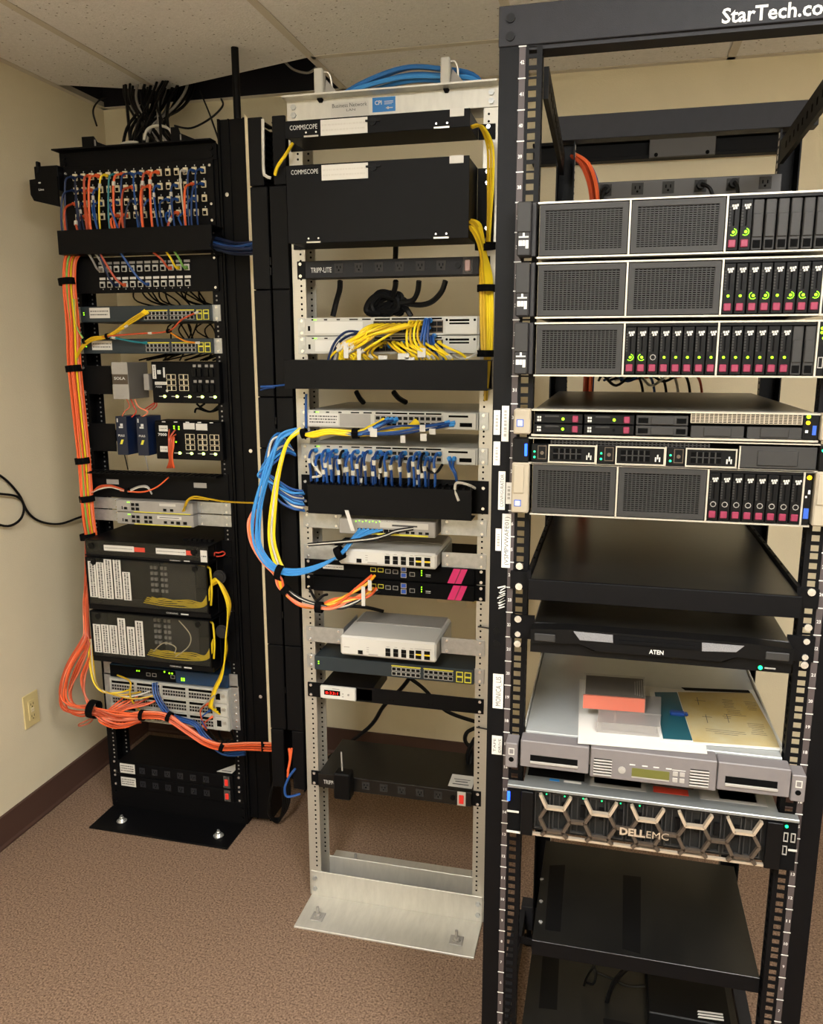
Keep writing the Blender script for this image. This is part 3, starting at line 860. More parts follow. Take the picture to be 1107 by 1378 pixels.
def server2u(lab, z0, z1, cols, ear='dark', y=-20, trim=True):
    t = thing('rack_server', lab, 'server', 'R', 0, 0, z0)
    MB().box(-209, 209, y+22, 590, z0+1, z1-1, 1).build('chassis', 'dusty' if ear == 'dark' else 'dusty', t)
    MB().box(-209, 209, y+17, y+22, z0+1, z1-1).build('midplane', 'hole', t)
    MB().box(-211, 211, y-1, y+24, z1-2.5, z1).box(-211, 211, y-1, y+24, z0, z0+2.5).build('silver_edges', 'silver', t)
    for sg in (-1, 1):
        x0, x1 = (-241, -213) if sg < 0 else (213, 241)
        if ear == 'dark':
            e = MB().box(x0, x1-(7 if sg < 0 else 0), y-14, -.6, z0+3, z1, 2).box(x1-7, x1, y-4, -.6, z0+3, z1, 1).build('ear_handle', 'greyear', t)
            MB().box(x0, x1-7, y-16, y-13.9, z0+38, z1-1, 1.5).build('ear_cover', 'bezel', e)
            q = MB()
            q.box(x0+3, x0+18, y-14.3, y-14, z0+30, z0+32).box(x0+9, x0+12, y-14.3, y-14, z0+32, z0+37)
            q.box(x0+3, x0+8, y-14.3, y-14, z0+18, z0+26).box(x0+8.6, x0+13, y-14.3, y-14, z0+18, z0+26).box(x0+13.6, x0+18, y-14.3, y-14, z0+14, z0+26)
            q.build('ear_icons', 'inkw', e, kind='stuff')
        else:
            e = MB().box(x0, x1, y-8, -.6, z0+3, z1, 2).build('ear_handle', 'beige', t)
            MB().box(x0+3, x1-8, y-10, y-8, z0+36, z1-4, 1).build('ear_cover', 'beige', e)
            if sg < 0:
                MB().box(x0+5, x0+16, y-8.6, y-8, z0+14, z0+25, .3).build('badge', 'usb', e); MB().box(x0+6.5, x0+14.5, y-9, y-8.6, z0+15.5, z0+23.5).build('badge_print', 'inkw', e)
    bays = [(-209, -76), (-73, 60), (63, 196)]
    for xd in (-74.5, 61.5, 198): MB().box(xd-1.3, xd+1.3, y-2, y+4, z0+2, z1-2).build('bay_divider', 'silver', t)
    for (b0, b1), c in zip(bays, cols):
        if c == 'g': grille(t, b0+1, b1-1, z0+4, z1-4, y)
        else:
            MB().box(b0+1, b1-1, y, y+16, z1-7, z1-3).build('bay_lip', 'black2', t)
            k = 0
            while k < 8:
                ch = c[k]
                if ch == 'b':
                    blank(t, b0+k*PW, b0+(k+1)*PW-1, z0+4, z1-8, y+2)
                else: drive(t, b0+k*PW, z0+4, z1-8, y, int(ch))
                k += 1
    p = MB().box(199.5, 209, y-1, y+14, z0+3, z1-3).build('control_panel', 'black2', t)
    return t, p
zA, zB, zC = (1708, 1790.5), (1618, 1702), (1529, 1612)
t, p = server2u('topmost wide server, with two drives and six blanks beside two grilles', *zA, ['g', 'g', '22bbbbbb'])
t, p = server2u('wide server with two grilles and eight lit drives, second from top', *zB, ['g', 'g', '11221222'])
t, p = server2u('wide server with one grille at left and fourteen lit drives, third from top', *zC, ['g', '22011111', '111111bb'])
leds(p, [(203, zC[1]-12), (203, zC[1]-18), (206, zC[1]-26)], -21, 2.2)
MB().frame(201, 208, zC[0]+14, zC[0]+30, 1.2, -22, -21).build('usb_socket', 'mgrey', p)
t, p = server2u('wide server with beige ears, two grilles and eight unlit drives', 1305, 1391, ['g', 'g', '00000000'], ear='beige')
MB().disc(205, 1381, 3.4, -21, 12, 1).build('warning_light', 'amber', p); MB().box(201, 208, -22, -21, 1318, 1334).build('usb_socket', 'usb', p)
MB().box(201.5, 204, -21.4, -21, 1350, 1353).box(205, 208, -21.4, -21, 1356, 1362).build('panel_print', 'inkw', p, kind='stuff')
# one-unit server with small drives
z0, z1 = 1434, 1477; y = -20
t = thing('rack_server', 'flat server with beige ear, four small drives and a dusty metal lid', 'server', 'R', 0, 0, z0)
MB().box(-209, 209, y+20, 590, z0+1, z1-.5, 1).build('chassis', mat('dusty_lid', (92, 87, 78), .38, metal=.45, noise=.14, scale=5, stretch=(1, .3, 1)), t)
MB().box(-209, 209, y+15, y+20, z0+1, z1-1).build('midplane', 'hole', t)
MB().box(-212, 212, y-1, y+24, z1-2.5, z1).box(-212, 212, y-1, y+24, z0, z0+3).build('silver_edges', 'silver', t)
for x0, x1 in ((-240, -213), (213, 240)):
    e = MB().box(x0, x1, y-8, -.6, z0+3, z1, 2).box(x0+2, x1-8, y-9, y-8, z1-7, z1-3).build('ear_handle', 'beige', t)
    MB().box(x0+5, x0+16, y-8.6, y-8, z0+15, z0+27, .3).build('badge', 'usb', e); MB().box(x0+6.5, x0+14.5, y-9, y-8.6, z0+16.5, z0+25.5).build('badge_print', 'inkw', e)
for cx in (-209, -130):
    for cz in (z0+5, z0+21):
        lit = 1 if (cx < -200 or cz > z0+10) else 0
        o = MB().box(cx+.6, cx+77, y, y+14, cz, cz+14.6, .8).build('drive', 'black2', t)
        MB().box(cx+18, cx+40, y-.8, y, cz+10, cz+12.5).build('handle_bar', 'bezel', o)
        q = MB()
        for a in (0, 3.4): q.box(cx+6+a, cx+8.6+a, y-.8, y, cz+3, cz+6.5).box(cx+6+a, cx+8.6+a, y-.8, y, cz+8, cz+11)
        q.build('carrier_icon', 'lgrey', o, kind='stuff')
        MB().disc(cx+46.5, cz+7, 2.3, y, 12, 1).build('ring_light', 'green' if lit else 'hole', o)
        MB().box(cx+61, cx+70, y-2.2, y, cz+2, cz+12.5, 1).build('latch', 'magenta', o)
for cz in (z0+5, z0+21):
    o = MB().box(-50, 27, y+1, y+12, cz, cz+14.6, .8).box(-28, 6, y-1, y+1, cz+1, cz+13.6, .8).build('drive_blank', 'bezel', t)
    MB().box(-47, -32, y+.4, y+1, cz+3, cz+11).box(10, 24, y+.4, y+1, cz+3, cz+11).build('blank_recess', 'hole', o)
o = MB().mesh(31, 188, 1460, 1474.5, 24, 6, 1.5, 1.0, y+1, y+2.5).build('perforated_sheet', 'beige', t, kind='stuff')
for x0 in (50, 131):
    MB().box(x0-18, x0+58, y+1, y+10, z0+4, z0+21).box(x0, x0+40, y-1, y+1, z0+6, z0+20, .8).build('drive_blank', 'bezel', t)
p = MB().box(189, 211, y-1, y+12, z0+4, z1-3, .8).build('control_panel', 'black2', t)
MB().disc(196, 1472, 3, y-1, 12, 1).build('status_light', 'green', p); MB().disc(196, 1463, 3, y-1, 12, 1).build('warning_light', 'amber', p); MB().box(202.5, 208, y-2, y-1, 1445, 1459).build('usb_socket', 'usb', p)
MB().box(193, 197, y-1.5, y-1, 1448, 1452).build('panel_print', 'inkw', p)
# one-unit server with large drives
z0, z1 = 1389, 1432
t = thing('rack_server', 'flat black server with three large drive trays and a blue ear light', 'server', 'R', 0, 0, z0)
MB().box(-209, 209, y+20, 590, z0+1, z1-1, 1).build('chassis', 'dusty', t)
MB().box(-209, 209, y+15, y+20, z0+1, z1-1).build('midplane', 'hole', t)
MB().box(-216, 216, y-1, y+24, z1-2.2, z1-.4).box(-216, 216, y-1, y+24, z0, z0+2.4).build('silver_edges', 'silver', t)
for x0, x1 in ((-241, -215), (215, 241)):
    e = MB().box(x0, x1, y-6, -.6, z0+3, z1-2, 1).box(x0+1, x1-9, y-7, y-6, z1-8, z1-4).build('ear_handle', 'black2', t)
    if x0 < 0: MB().box(-221.5, -217, y-8, y-6, z0+13, z0+33, 1).build('blue_light', 'blueled', e)
    else: MB().disc(219, z1-9, 2.2, y-6, 10, 1).build('status_light', 'greenb', e)
MB().mesh(-180, 60, z1-11, z1-4, 40, 2, 1.8, 1.2, y+2, y+4).build('vent_strip', 'bezel', t, kind='stuff')
for x0 in (-212, -107, -2):
    o = MB().box(x0+28, x0+103, y, y+14, z0+4, z1-12, .6).build('drive_tray', 'black2', t)
    MB().frame(x0+28, x0+103, z0+3, z1-11, 2, y-1.5, y).build('tray_frame', 'silver', o)
    MB().box(x0+36, x0+80, y-.6, y, z0+9, z1-17).build('tray_grid', 'hole', o)
    q = MB()
    for k in range(4): q.box(x0+44+k*9, x0+46+k*9, y-1, y-.6, z0+9, z1-17)
    q.box(x0+36, x0+80, y-1, y-.6, z0+17, z0+18.5)
    q.build('grid_bars', 'bezel', o, kind='stuff')
    q = MB()
    for k in range(3): q.box(x0+88+k*3, x0+90+k*3, y-.6, y, z0+9+(k % 2)*4, z0+16+(k % 2)*4)
    q.build('tray_icon', 'lgrey', o, kind='stuff')
    o = MB().box(x0+1, x0+27, y, y+14, z0+4, z1-11, .6).build('tray_latch', 'black2', t)
    MB().frame(x0+11, x0+25, z0+8, z1-13, 1.2, y-.8, y).build('latch_rim', 'goldd', o)
    MB().disc(x0+18, z0+18, 3, y, 12, .8).build('latch_button', 'goldd', o)
    MB().disc(x0+6, z0+20, 1.6, y, 8, .8).disc(x0+6, z0+11, 1.8, y, 8, .8).build('status_leds', 'greenb', o, kind='stuff')
MB().box(105, 213, y+1, y+12, z0+4, z1-6, .6).box(130, 187, y-1, y+1, z0+8, z1-12, .8).build('drive_blank', 'bezel', t)
MB().box(103.5, 105.5, y-2, y+4, z0+2, z1-6).box(-109.5, -107.5, y-2, y+4, z0+2, z1-10).box(-4.5, -2.5, y-2, y+4, z0+2, z1-10).build('bay_dividers', 'silver', t, kind='stuff')
# sliding shelf
t = thing('sliding_shelf', 'empty black dusty sliding shelf in the middle of the four-post rack', 'shelf', 'R', 0, 0, 1172)
MB().box(-204, 201, -50, 600, 1199, 1203, .5).build('tray', 'dusty', t)
MB().box(-207, 204, -54, -46, 1170, 1204, 1).build('front_lip', 'black', t)
for s in (-1, 1):
    xi = -204 if s < 0 else 201
    b = MB().box(xi, xi+s*2, -46, 600, 1170, 1199).box(xi+s*2, xi+s*8, -20, 600, 1176, 1210)
    so = b.build('slide_rail', 'black', t)
    q = MB()
    for i in range(9): q.box(xi+s*3, xi+s*6, 60+i*55, 72+i*55, 1210, 1210.4)
    q.build('rail_slots', 'hole', so, kind='stuff')
    MB().box(xi+s*2, xi+s*38, -5, -.6, 1172, 1203).build('rack_ear', 'black', t)
# pull-out console drawer
t = thing('console_drawer', 'black pull-out console drawer with grey speaker mesh and a green light', 'console drawer', 'R', 0, 0, 1080)
MB().box(-198, 198, -30, 560, 1098, 1124, 2).build('lid', 'dusty', t)
MB().box(-198, 198, -30, 560, 1082, 1097, 1).build('tray', 'black2', t)
q = MB().prism([(-200, 1098), (-200, 1122), (-135, 1126), (130, 1126), (198, 1122), (198, 1098), (118, 1103), (95, 1093), (-95, 1093), (-122, 1103)], -60, -30)
q.build('front_bezel', 'black2', t)
MB().prism([(-201, 1080), (-201, 1098), (-126, 1101), (-100, 1090), (100, 1090), (122, 1101), (198, 1098), (198, 1080)], -52, -30).build('lower_bezel', 'black2', t)
for pl in ([(-132, 1124), (-70, 1123), (-69, 1110), (-121, 1110)], [(65, 1122), (127, 1122), (116, 1111), (66, 1108)]):
    MB().prism(pl, -61, -60).build('speaker_mesh', mat('speaker_mesh', (112, 112, 114), .6, noise=.5, scale=900) if 'speaker_mesh' not in bpy.data.materials else bpy.data.materials['speaker_mesh'], t)
MB().box(-68, 63, -61, -60, 1108, 1122).box(-60, 55, -62.5, -61, 1110, 1116).build('handle_recess', 'blackm', t)
MB().text('ATEN', -13, -60.3, 1096.5, 7, w=22, bold=.02).build('lettering', 'inkw', t)
for x0 in (-194, 158): MB().box(x0, x0+34, -63, -60, 1103, 1116, 1.5).build('release_latch', 'bezel', t)
MB().disc(154, 1086, 3.2, -52, 12, 1.5).build('power_light', 'greenb', t); MB().box(160, 176, -52.6, -52, 1085, 1087).build('light_mark', 'mgrey', t)
for s in (-1, 1): MB().box(s*199, s*240, -5, -.6, 1084, 1126).build('rack_ear', 'black', t)
for s in (-1, 1): screws(t, [(s*227, 1092), (s*227, 1118)], -5, 5)
# tape library
t = thing('tape_library', 'grey tape library with three front modules and papers lying on its lid', 'tape drive', 'R', 0, 0, 863)
MB().box(-209, 209, -4, 570, 864, 915, 1).build('chassis', 'tapetop', t)
y = -36
o = MB().box(-214, -98.5, y, -4, 863, 912, 1.5).build('left_magazine', 'tapegrey', t); MB().box(-197, -117, y-.6, y, 876, 887).build('slot', 'hole', o); MB().box(-197, -116, y-3, y, 872, 876, .5).build('slot_lip', 'mgrey', o)
o = MB().box(107, 217, y, -4, 863, 912, 1.5).build('right_magazine', 'tapegrey', t); MB().box(119, 198, y-.6, y, 877, 889).build('slot', 'hole', o); MB().box(119, 199, y-3, y, 872.5, 877, .5).build('slot_lip', 'mgrey', o)
o = MB().box(-96, 105, y-3, -4, 861, 914, 1.5).build('control_panel', 'tapegrey', t)
MB().box(-28, 32, y-3.8, y-3, 871, 886).build('display', 'lcd', o); MB().box(-28, 32, y-4.6, y-3, 869, 871).build('display_lip', 'mgrey', o)
MB().disc(-44, 880, 6, y-3, 18, 2).disc(-44, 880, 3.4, y-5, 14, 1).build('power_button', 'mgrey', o)
for x0 in (-90, 64):
    MB().box(x0, x0+29, y-3.4, y-3, 865, 896).build('vent_recess', 'hole', o)
    for k in range(6): MB().box(x0-.5, x0+29.5, y-6, y-3, 866+k*5.2, 868.6+k*5.2, .6).build('louvre', 'mgrey', o)
for i in range(2):
    for k in range(2): MB().box(37+i*11, 45+i*11, y-4.4, y-3, 869+k*11, 877+k*11, .8).build('key', 'mgrey', o)
q = MB()
for x0 in (-32, -12, 6, 26): q.box(x0, x0+9, y-3.3, y-3, 890.5, 892.3)
q.box(36, 57, y-3.3, y-3, 890, 891).build('panel_print', 'inkw', o, kind='stuff')
for s in (-1, 1):
    e = MB().box(s*219, s*240, y, -.6, 858, 904, 1.5).build('rack_ear', 'tapegrey', t)
    xe = s*229.5
    MB().disc(xe, 874, 4.5, y, 12, .5).build('ear_hole', 'hole', e); MB().frame(xe-5, xe+5, 883, 895, 1.5, y-1, y).build('ear_badge', 'lgrey', e)
for s in (-1, 1): MB().box(s*210, s*212, 20, 590, 880, 922).build('slide_rail', 'lgrey', t)
# things lying on the library lid
def sheet(name, lab, cat, poly, z, h, m, lb=None):
    return tag(MB().prism(poly, z, z+h, 'z').build(name, m, org=(0, 0, 0)), lab, cat)
LZ = 915.2
sheet('paper_sheet', 'large white paper sheet under the two plastic cases on the grey lid', 'paper', [(-126, 245), (-118, -32), (91, -19), (100, 240)], LZ, .8, 'paper')
t = thing('tape_case', 'flat grey plastic case on the white sheet, under the orange case', 'case', 'R', -35, 80, 916)
MB().prism([(-88, 16), (18, 22), (26, 150), (-82, 146)], LZ+.9, LZ+20, 'z').build('case_body', 'clearbox', t)
MB().prism([(-80, 24), (12, 29), (18, 140), (-76, 138)], LZ+3, LZ+17, 'z').build('cartridge', mat('cartridge_grey', (84, 82, 84), .5), t)
MB().prism([(-60, 20.5), (-56, 20.7), (-54, 100), (-58, 100)], LZ+20, LZ+21, 'z').prism([(-88, 60), (22, 66), (22, 70), (-88, 64)], LZ+20, LZ+21, 'z').build('rib', 'clear', t, kind='stuff')
t = thing('orange_case', 'clear plastic case with orange card inside, topmost on the white sheet', 'case', 'R', -60, 110, 936)
MB().prism([(-115, 62), (-6, 68), (-4, 172), (-116, 165)], LZ+21, LZ+48, 'z').build('case_body', 'clear', t)
MB().prism([(-114, 63), (-7, 69), (-7, 73), (-114, 67)], LZ+22, LZ+47, 'z').build('orange_card', 'orangebox', t)
MB().prism([(-111, 74), (-9, 80), (-7, 168), (-112, 162)], LZ+23, LZ+45, 'z').build('cartridge', mat('cartridge_dark', (56, 50, 44), .5), t)
q = MB()
for k in range(4): q.prism([(-24+k*4, 90-k*2), (-23+k*4, 90-k*2), (-22+k*4, 150+k*3), (-23+k*4, 150+k*3)], LZ+45, LZ+46, 'z')
q.build('case_ribs', 'gry', t, kind='stuff')
t = thing('document_folder', 'clear document folder with yellowed sketch, teal strip and blue clip', 'folder', 'R', 110, 130, 916)
Z1 = LZ+1
MB().prism([(9, 212), (206, 270), (218, 21), (18, 5)], Z1, Z1+1.2, 'z').build('backing', 'white', t)
MB().prism([(62, 222), (200, 250), (214, 28), (72, 16)], Z1+1.2, Z1+1.8, 'z').build('sketch_sheet', 'oldpaper', t)
MB().prism([(18, 210), (60, 220), (71, 20), (23, 15)], Z1+1.2, Z1+2.2, 'z').build('teal_strip', 'folderteal', t)
MB().prism([(70, 245), (196, 262), (198, 250), (76, 233)], Z1+1.9, Z1+2.5, 'z').build('dark_strip', 'blackm', t)
MB().box(40, 66, 108, 122, Z1+2, Z1+9, 2).box(62, 72, 112, 124, Z1+2, Z1+7, 2).build('blue_clip', 'clipblue', t)
q = MB(); rnd = random.Random(4)
for (cx, cy, n, wd) in ((150, 205, 6, 30), (190, 205, 6, 22), (155, 160, 4, 40), (185, 110, 7, 30), (130, 70, 3, 70), (100, 190, 1, 24), (105, 120, 1, 20), (140, 130, 2, 20)):
    for k in range(n):
        w_ = wd*rnd.uniform(.5, 1)
        q.box(cx-w_/2, cx+w_/2, cy-k*7, cy-k*7+.9, Z1+1.8, Z1+2)
q.box(95, 96, 170, 205, Z1+1.8, Z1+2).box(103, 104, 95, 130, Z1+1.8, Z1+2).box(140, 141, 105, 140, Z1+1.8, Z1+2)
q.build('handwriting', 'ink', t, kind='stuff')
# storage server with honeycomb bezel
z0, z1 = 731, 822; y = -25
t = thing('storage_server', 'black storage server with honeycomb bezel and silver lid', 'server', 'R', 0, 0, z0)
MB().box(-209, 209, y+10, 570, z0+1, z1-3, 1).build('chassis', 'openback', t)
MB().box(-236, 238, y-4, y+14, z1-6, z1, 1).box(-209, 209, y+14, 570, z1-3, z1-.5).build('lid', mat('lid_steel', (138, 141, 140), .35, metal=.55, noise=.06, scale=5), t)
MB().box(-234, -204, y+1, -.6, z0+2, z1-9).build('left_ear', 'blackm', t); MB().box(192, 238, y+1, -.6, z0-4, z1-9).build('right_ear', 'blackm', t)
MB().box(-211, -190, y-6, y+1, z0-2, z1-9, 1).build('bezel_end', 'bezel' if 0 else 'black2', t); MB().box(190, 214, y-6, y+1, z0-2, z1-9, 1).build('bezel_end', 'black2', t)
MB().box(-190, 190, y-4, y+2, z0-1, z0+3).build('bezel_sill', 'gold', t)
lat = MB(); hi = MB()
def bar(m, a, b, w, y0, y1):
    d = Vector((b[0]-a[0], b[1]-a[1])); d.normalize(); n = Vector((-d.y, d.x))*w/2
    m.prism([(a[0]+n.x, a[1]+n.y), (b[0]+n.x, b[1]+n.y), (b[0]-n.x, b[1]-n.y), (a[0]-n.x, a[1]-n.y)], y0, y1)
H = 76.8
for k in range(5):
    cx = -152+k*H; zt, zm, zb = 812, 788, 742
    zk = 766
    for s in (-1, 1):
        bar(hi, (cx+s*26, zt), (cx+s*14.5, zm), 5, y-9, y)
        bar(lat, (cx+s*14, zm), (cx+s*26, zk), 5.5, y-7, y); bar(lat, (cx+s*26, zk), (cx+s*14, zb), 5.5, y-7, y)
        bar(lat, (cx+s*14, zb), (cx+s*22, z0+2), 5.5, y-7, y)
        if abs(cx+s*38) < 175: bar(lat, (cx+s*26, zk), (cx+s*38.4, zk), 5.5, y-7, y)
    bar(hi, (cx-15, zm), (cx+15, zm), 5, y-9, y); bar(lat, (cx-15, zb), (cx+15, zb), 5, y-7, y)
lat.build('honeycomb', 'goldd', t, kind='stuff'); hi.build('silver_hoops', 'gold', t, kind='stuff')
for i in range(12):
    x0 = -188+i*31.4
    o = MB().frame(x0, x0+27, z0+8, z1-12, 2, y+5, y+10).box(x0+10, x0+12, y+6, y+10, z0+10, z1-14).build('drive_carrier', 'bezel', t)
    MB().box(x0+16, x0+24, y+5, y+9, z0+40, z0+62).build('carrier_handle', 'black2', o)
leds(t, [(-168+i*31.4, z1-14) for i in range(6)], y+4, 1.2, 'greenb')
MB().text('DELL', -42, y-9.3, 758, 13, w=42, bold=.04).text('EMC', 2, y-9.3, 758, 13, w=36).build('lettering', 'gold', t)
MB().box(-43, 39, y-9, y-7, 760, 761.2).build('lettering_bar', 'goldd', t)
MB().box(-236, -231, y-3, y+1, z0+58, z0+76, 1).build('blue_light', 'blueled', t); MB().box(-236, -215, y-1, y+1, z0+36, z0+39).box(-236, -204, y-3, y+1, z0-3, z0, .5).build('ear_marks', 'lgrey', t)
MB().disc(220.5, 806, 2.6, y+1, 12, 1.2).build('status_light', 'greenb', t)
for x0, zz in ((217, 788), (228, 788), (217, 764)): MB().frame(x0, x0+7, zz-9, zz+7, 1.3, y-1, y+1).build('usb_socket', 'gry', t)
MB().box(226, 238, y-.5, y+1, 763, 766).build('ear_marks', 'lgrey', t)
for pl, m_ in (([(-205, 12), (-105, 12), (-105, 60), (-205, 60)], 'blackm'), ([(-165, 2), (-148, 2), (-148, 9), (-165, 9)], 'signblue'), ([(-140, 2), (-110, 2), (-110, 8), (-140, 8)], 'paper'), ([(-95, 2), (0, 2), (0, 90), (-95, 90)], 'mgrey'), ([(-88, 12), (-8, 12), (-8, 60), (-88, 60)], 'goldd'), ([(12, 6), (70, 6), (70, 26), (12, 26)], 'redc'), ([(8, 30), (80, 30), (80, 80), (8, 80)], 'base'), ([(88, 2), (195, 2), (195, 80), (88, 80)], 'mgrey'), ([(120, 10), (180, 10), (180, 60), (120, 60)], 'goldd')):
    MB().prism(pl, z1-.5, z1, 'z').build('lid_label', m_, t)
# flat shelves and the box at the bottom
def flat_shelf(nm, lab, z, y0, y1, xa, xb):
    t = thing(nm, lab, 'shelf', 'R', 0, 0, z-30)
    MB().box(xa, xb, y0, y1, z-2, z, .4).build('tray', 'dusty', t)
    MB().box(xa, xb, y0, y0+2, z-30, z-2).build('front_lip', 'black', t)
    for s, x in ((1, xa), (-1, xb)): MB().box(x, x+s*2, y0+2, y1, z-30, z-2).build('side_flange', 'black', t)
    for s, x in ((-1, xa), (1, xb)): MB().box(x, s*216, 28, 31, z-28, z-14).build('mount_tab', 'black', t)
    return t
t = flat_shelf('fixed_shelf', 'upper dusty black shelf with two dark strap marks below the honeycomb server', 490, 8, 330, -187, 209)
for pl in ([(-166, 40), (-137, 42), (-140, 250), (-172, 240)], [(-24, 24), (8, 18), (16, 246), (-20, 244)]):
    MB().prism(pl, 490, 490.6, 'z').build('dust_free_strip', 'black2', t)
for x, yy in ((-176, 60), (-180, 120), (-184, 190)): MB().cyl((x, yy, 490), (x, yy, 491.5), 4, n=8).build('rivet', 'screw', t)
t = flat_shelf('fixed_shelf', 'lowest dusty black shelf, carrying the black box with stickers', 262, -4, 560, -205, 209)
MB().prism([(-176, 100), (-140, 104), (-150, 420), (-186, 420)], 262, 262.6, 'z').build('dust_free_strip', 'black2', t)
t = thing('battery_box', 'matte black box with white stickers standing on the lowest shelf', 'box', 'R', 125, 190, 263)
MB().box(36, 190, 100, 290, 263, 300, 2).build('case_top', 'black2', t)
for k in range(3): MB().prism([(128+k*0, 112+k*7-4), (176, 115+k*7-4), (176, 119+k*7-4), (130, 116+k*7-4)], 300, 300.5, 'z').build('sticker', 'paper', t)
# rear power strip, wall runway and its bracket
t = thing('power_strip', 'grey power strip across the back of the four-post rack, near the top', 'power strip', 'R', 0, 600, 1894)
MB().box(-146, 236, 598, 640, 1892, 1931, 1).build('body', mat('strip_grey', (74, 73, 74), .5), t)
for i, x in enumerate((-122, -55, 9, 75, 140, 204)): outlet5(t, x, 1914, 598, .95, m='bezel')
for x, dx in ((-122, -6), (75, 18), (140, 6)):
    a = tag(MB().cyl((x, 595, 1914), (x, 575, 1914), 9, n=10).build('power_plug', 'blk', org=(0, 0, 0)), {-122: 'black plug at the left end of the rear power strip', 75: 'black plug with slanting lead in the rear power strip', 140: 'black plug right of the slanting one in the rear power strip'}[x], 'plug')
    cable('R', [(x, 574, 1914), (x+dx, 566, 1900), (x+dx*1.6, 575, 1860), (x+dx*1.7, 610, 1800)], 4, 'blk', {-122: 'black power lead hanging from the leftmost rear plug', 75: 'black power lead slanting from a rear plug', 140: 'black power lead hanging from the rightmost rear plug'}[x])
t = thing('wall_rail', 'black rail with a grey plate fixed across the back wall behind the four-post rack', 'rail', 'R', 0, YB, 2150)
MB().box(-370, 390, 1440, YB, 2152, 2162, 1).box(-370, 390, 1440, YB, 2206, 2216, 1).box(-370, 390, 1466, YB, 2162, 2206).build('rail', 'black', t)
o = MB().box(-11, 183, 1432, 1440, 2152, 2218, 2).build('cover_plate', bpy.data.materials['strip_grey'], t)
for x in (10, 160):
    for z in (2160, 2210): MB().disc(x, z, 6, 1432, 10, 2).build('plate_bolt', 'blackm', o)
# cables at the rear left
for i, (m_, dx, dy) in enumerate((('ora', 0, 0), ('ora', 12, 8), ('ora', 22, -4), ('blu', 16, 20), ('blu', 28, 24))):
    cable('R', [(-222+dx*.4, 672+dy, 2008), (-205+dx*.5, 640+dy, 2000), (-172+dx*.7, 600+dy, 1962), (-150+dx*.6, 575+dy, 1880), (-146+dx*.6, 570+dy, 1700), (-150+dx*.6, 590+dy, 1480), (-150+dx*.6, 600+dy, 900)], 4.5 if m_ == 'ora' else 3.5, m_,
          {'ora': 'orange cable dropping down the rear left of the four-post rack', 'blu': 'blue cable dropping down the rear left of the four-post rack'}[m_], {'ora': 'orange rear cables', 'blu': 'blue rear cables'}[m_])
for i in range(6):
    x = -80+i*26
    cable('R', [(-120+i*12, 640, 1500), (x-30, 610+i*6, 1512), (x, 600, 1490+(i % 3)*10), (x+40, 606, 1516), (x+60, 640, 1480), (x+66, 650, 1400)], 3.2, ('blk', 'blu', 'blk', 'whi', 'blk', 'ora')[i],
          '%s cable sagging behind the flat server with beige ear' % ('black', 'blue', 'black', 'white', 'black', 'orange')[i], 'black cables behind the servers' if i in (0, 2, 4) else None)
# cables on the bottom shelf
cable('R', [(-54.1, 150, 206), (-43.6, 150, 253.4), (-36.4, 140, 300.9), (-23, 130, 341.4), (-3.6, 120, 375.3), (27.7, 110, 395.7)], 5, 'blk', 'thick black cable arching up to the black box on the lowest shelf')
cable('R', [(-65.3, 165, 314), (-43.2, 160, 311.7), (-24.2, 160, 304.5), (0.9, 160, 298.7), (31.3, 160, 305.2)], 3, 'blk', 'thin black cable lying on the lowest shelf left of the black box')
for i in range(4):
    cable('R', [(-89.1, 170, 272.6), (-85.4, 165, 294.9), (-75, 160, 323.6), (-63.3, 165, 340.3)] if i < 2 else [(-85, 172, 279.3), (-70.5, 160, 289.6), (-67.1, 158, 315.8), (-74.3, 170, 331)], 2.4+.2*i, 'blk', 'coiled black lead tied in a hank on the lowest shelf', 'hank of black lead')
t = thing('small_adapter', 'small black adapter at the front of the lowest shelf, left of the box', 'adapter', 'R', -20, 40, 262)
MB().box(-50, 18, 30, 70, 263, 296, 2).build('body', 'black2', t); MB().box(-44, 12, 29.6, 30, 288, 291).build('print', 'gry', t)
# screws showing in the right-hand post
rnd = random.Random(2)
for z in (1218, 1190, 1102, 1086, 1118, 1060):
    pass
# stickers on the left post
def sticker(r4, lab, body=None, seed=0):
    x0, x1, za, zb = r4
    o = note_top(x0, x1, za, zb, lab, body, seed)
def note_top(x0, x1, za, zb, lab, body, seed):
    t = thing('post_sticker', lab, 'sticker', 'R', (x0+x1)/2, -1, za)
    MB().box(x0, x1, -1.6, -1.1, za, zb).build('sheet', 'paper', t)
    q = MB()
    if body:
        n = len(body)
        for i, b_ in enumerate(body): q.text(b_, x0+(x1-x0)*(i+.78)/n, -1.8, za+5, (x1-x0)*.42/n*1.2, w=(zb-za)-10, rot=math.pi/2)
    else:
        rr = random.Random(seed); zz = za+8
        while zz < zb-8:
            l = rr.uniform(2, 5); q.box((x0+x1)/2-2.2, (x0+x1)/2+2.2, -1.8, -1.6, zz, zz+l); zz += l+rr.uniform(1.2, 2.5)
    q.build('print', 'ink' if body else 'gry', t, kind='stuff')
sticker((-275.8, -265.2, 1432.7, 1472.8), 'narrow white sticker on the left post, outer of the top pair', seed=1)
sticker((-262.5, -250.8, 1422, 1480.3), 'long narrow white sticker on the left post, inner of the top pair', seed=2)
sticker((-275.4, -264.2, 1382, 1421.4), 'narrow white sticker on the left post, below the outer top sticker', seed=3)
sticker((-265.8, -254.5, 1306.9, 1372), 'long white sticker on the left post beside the unlit-drive server', ['CONFIGURATOR'], seed=4)
sticker((-253, -243.5, 1317.5, 1353.6), 'short white sticker touching the beige server ear on the left post', seed=5)
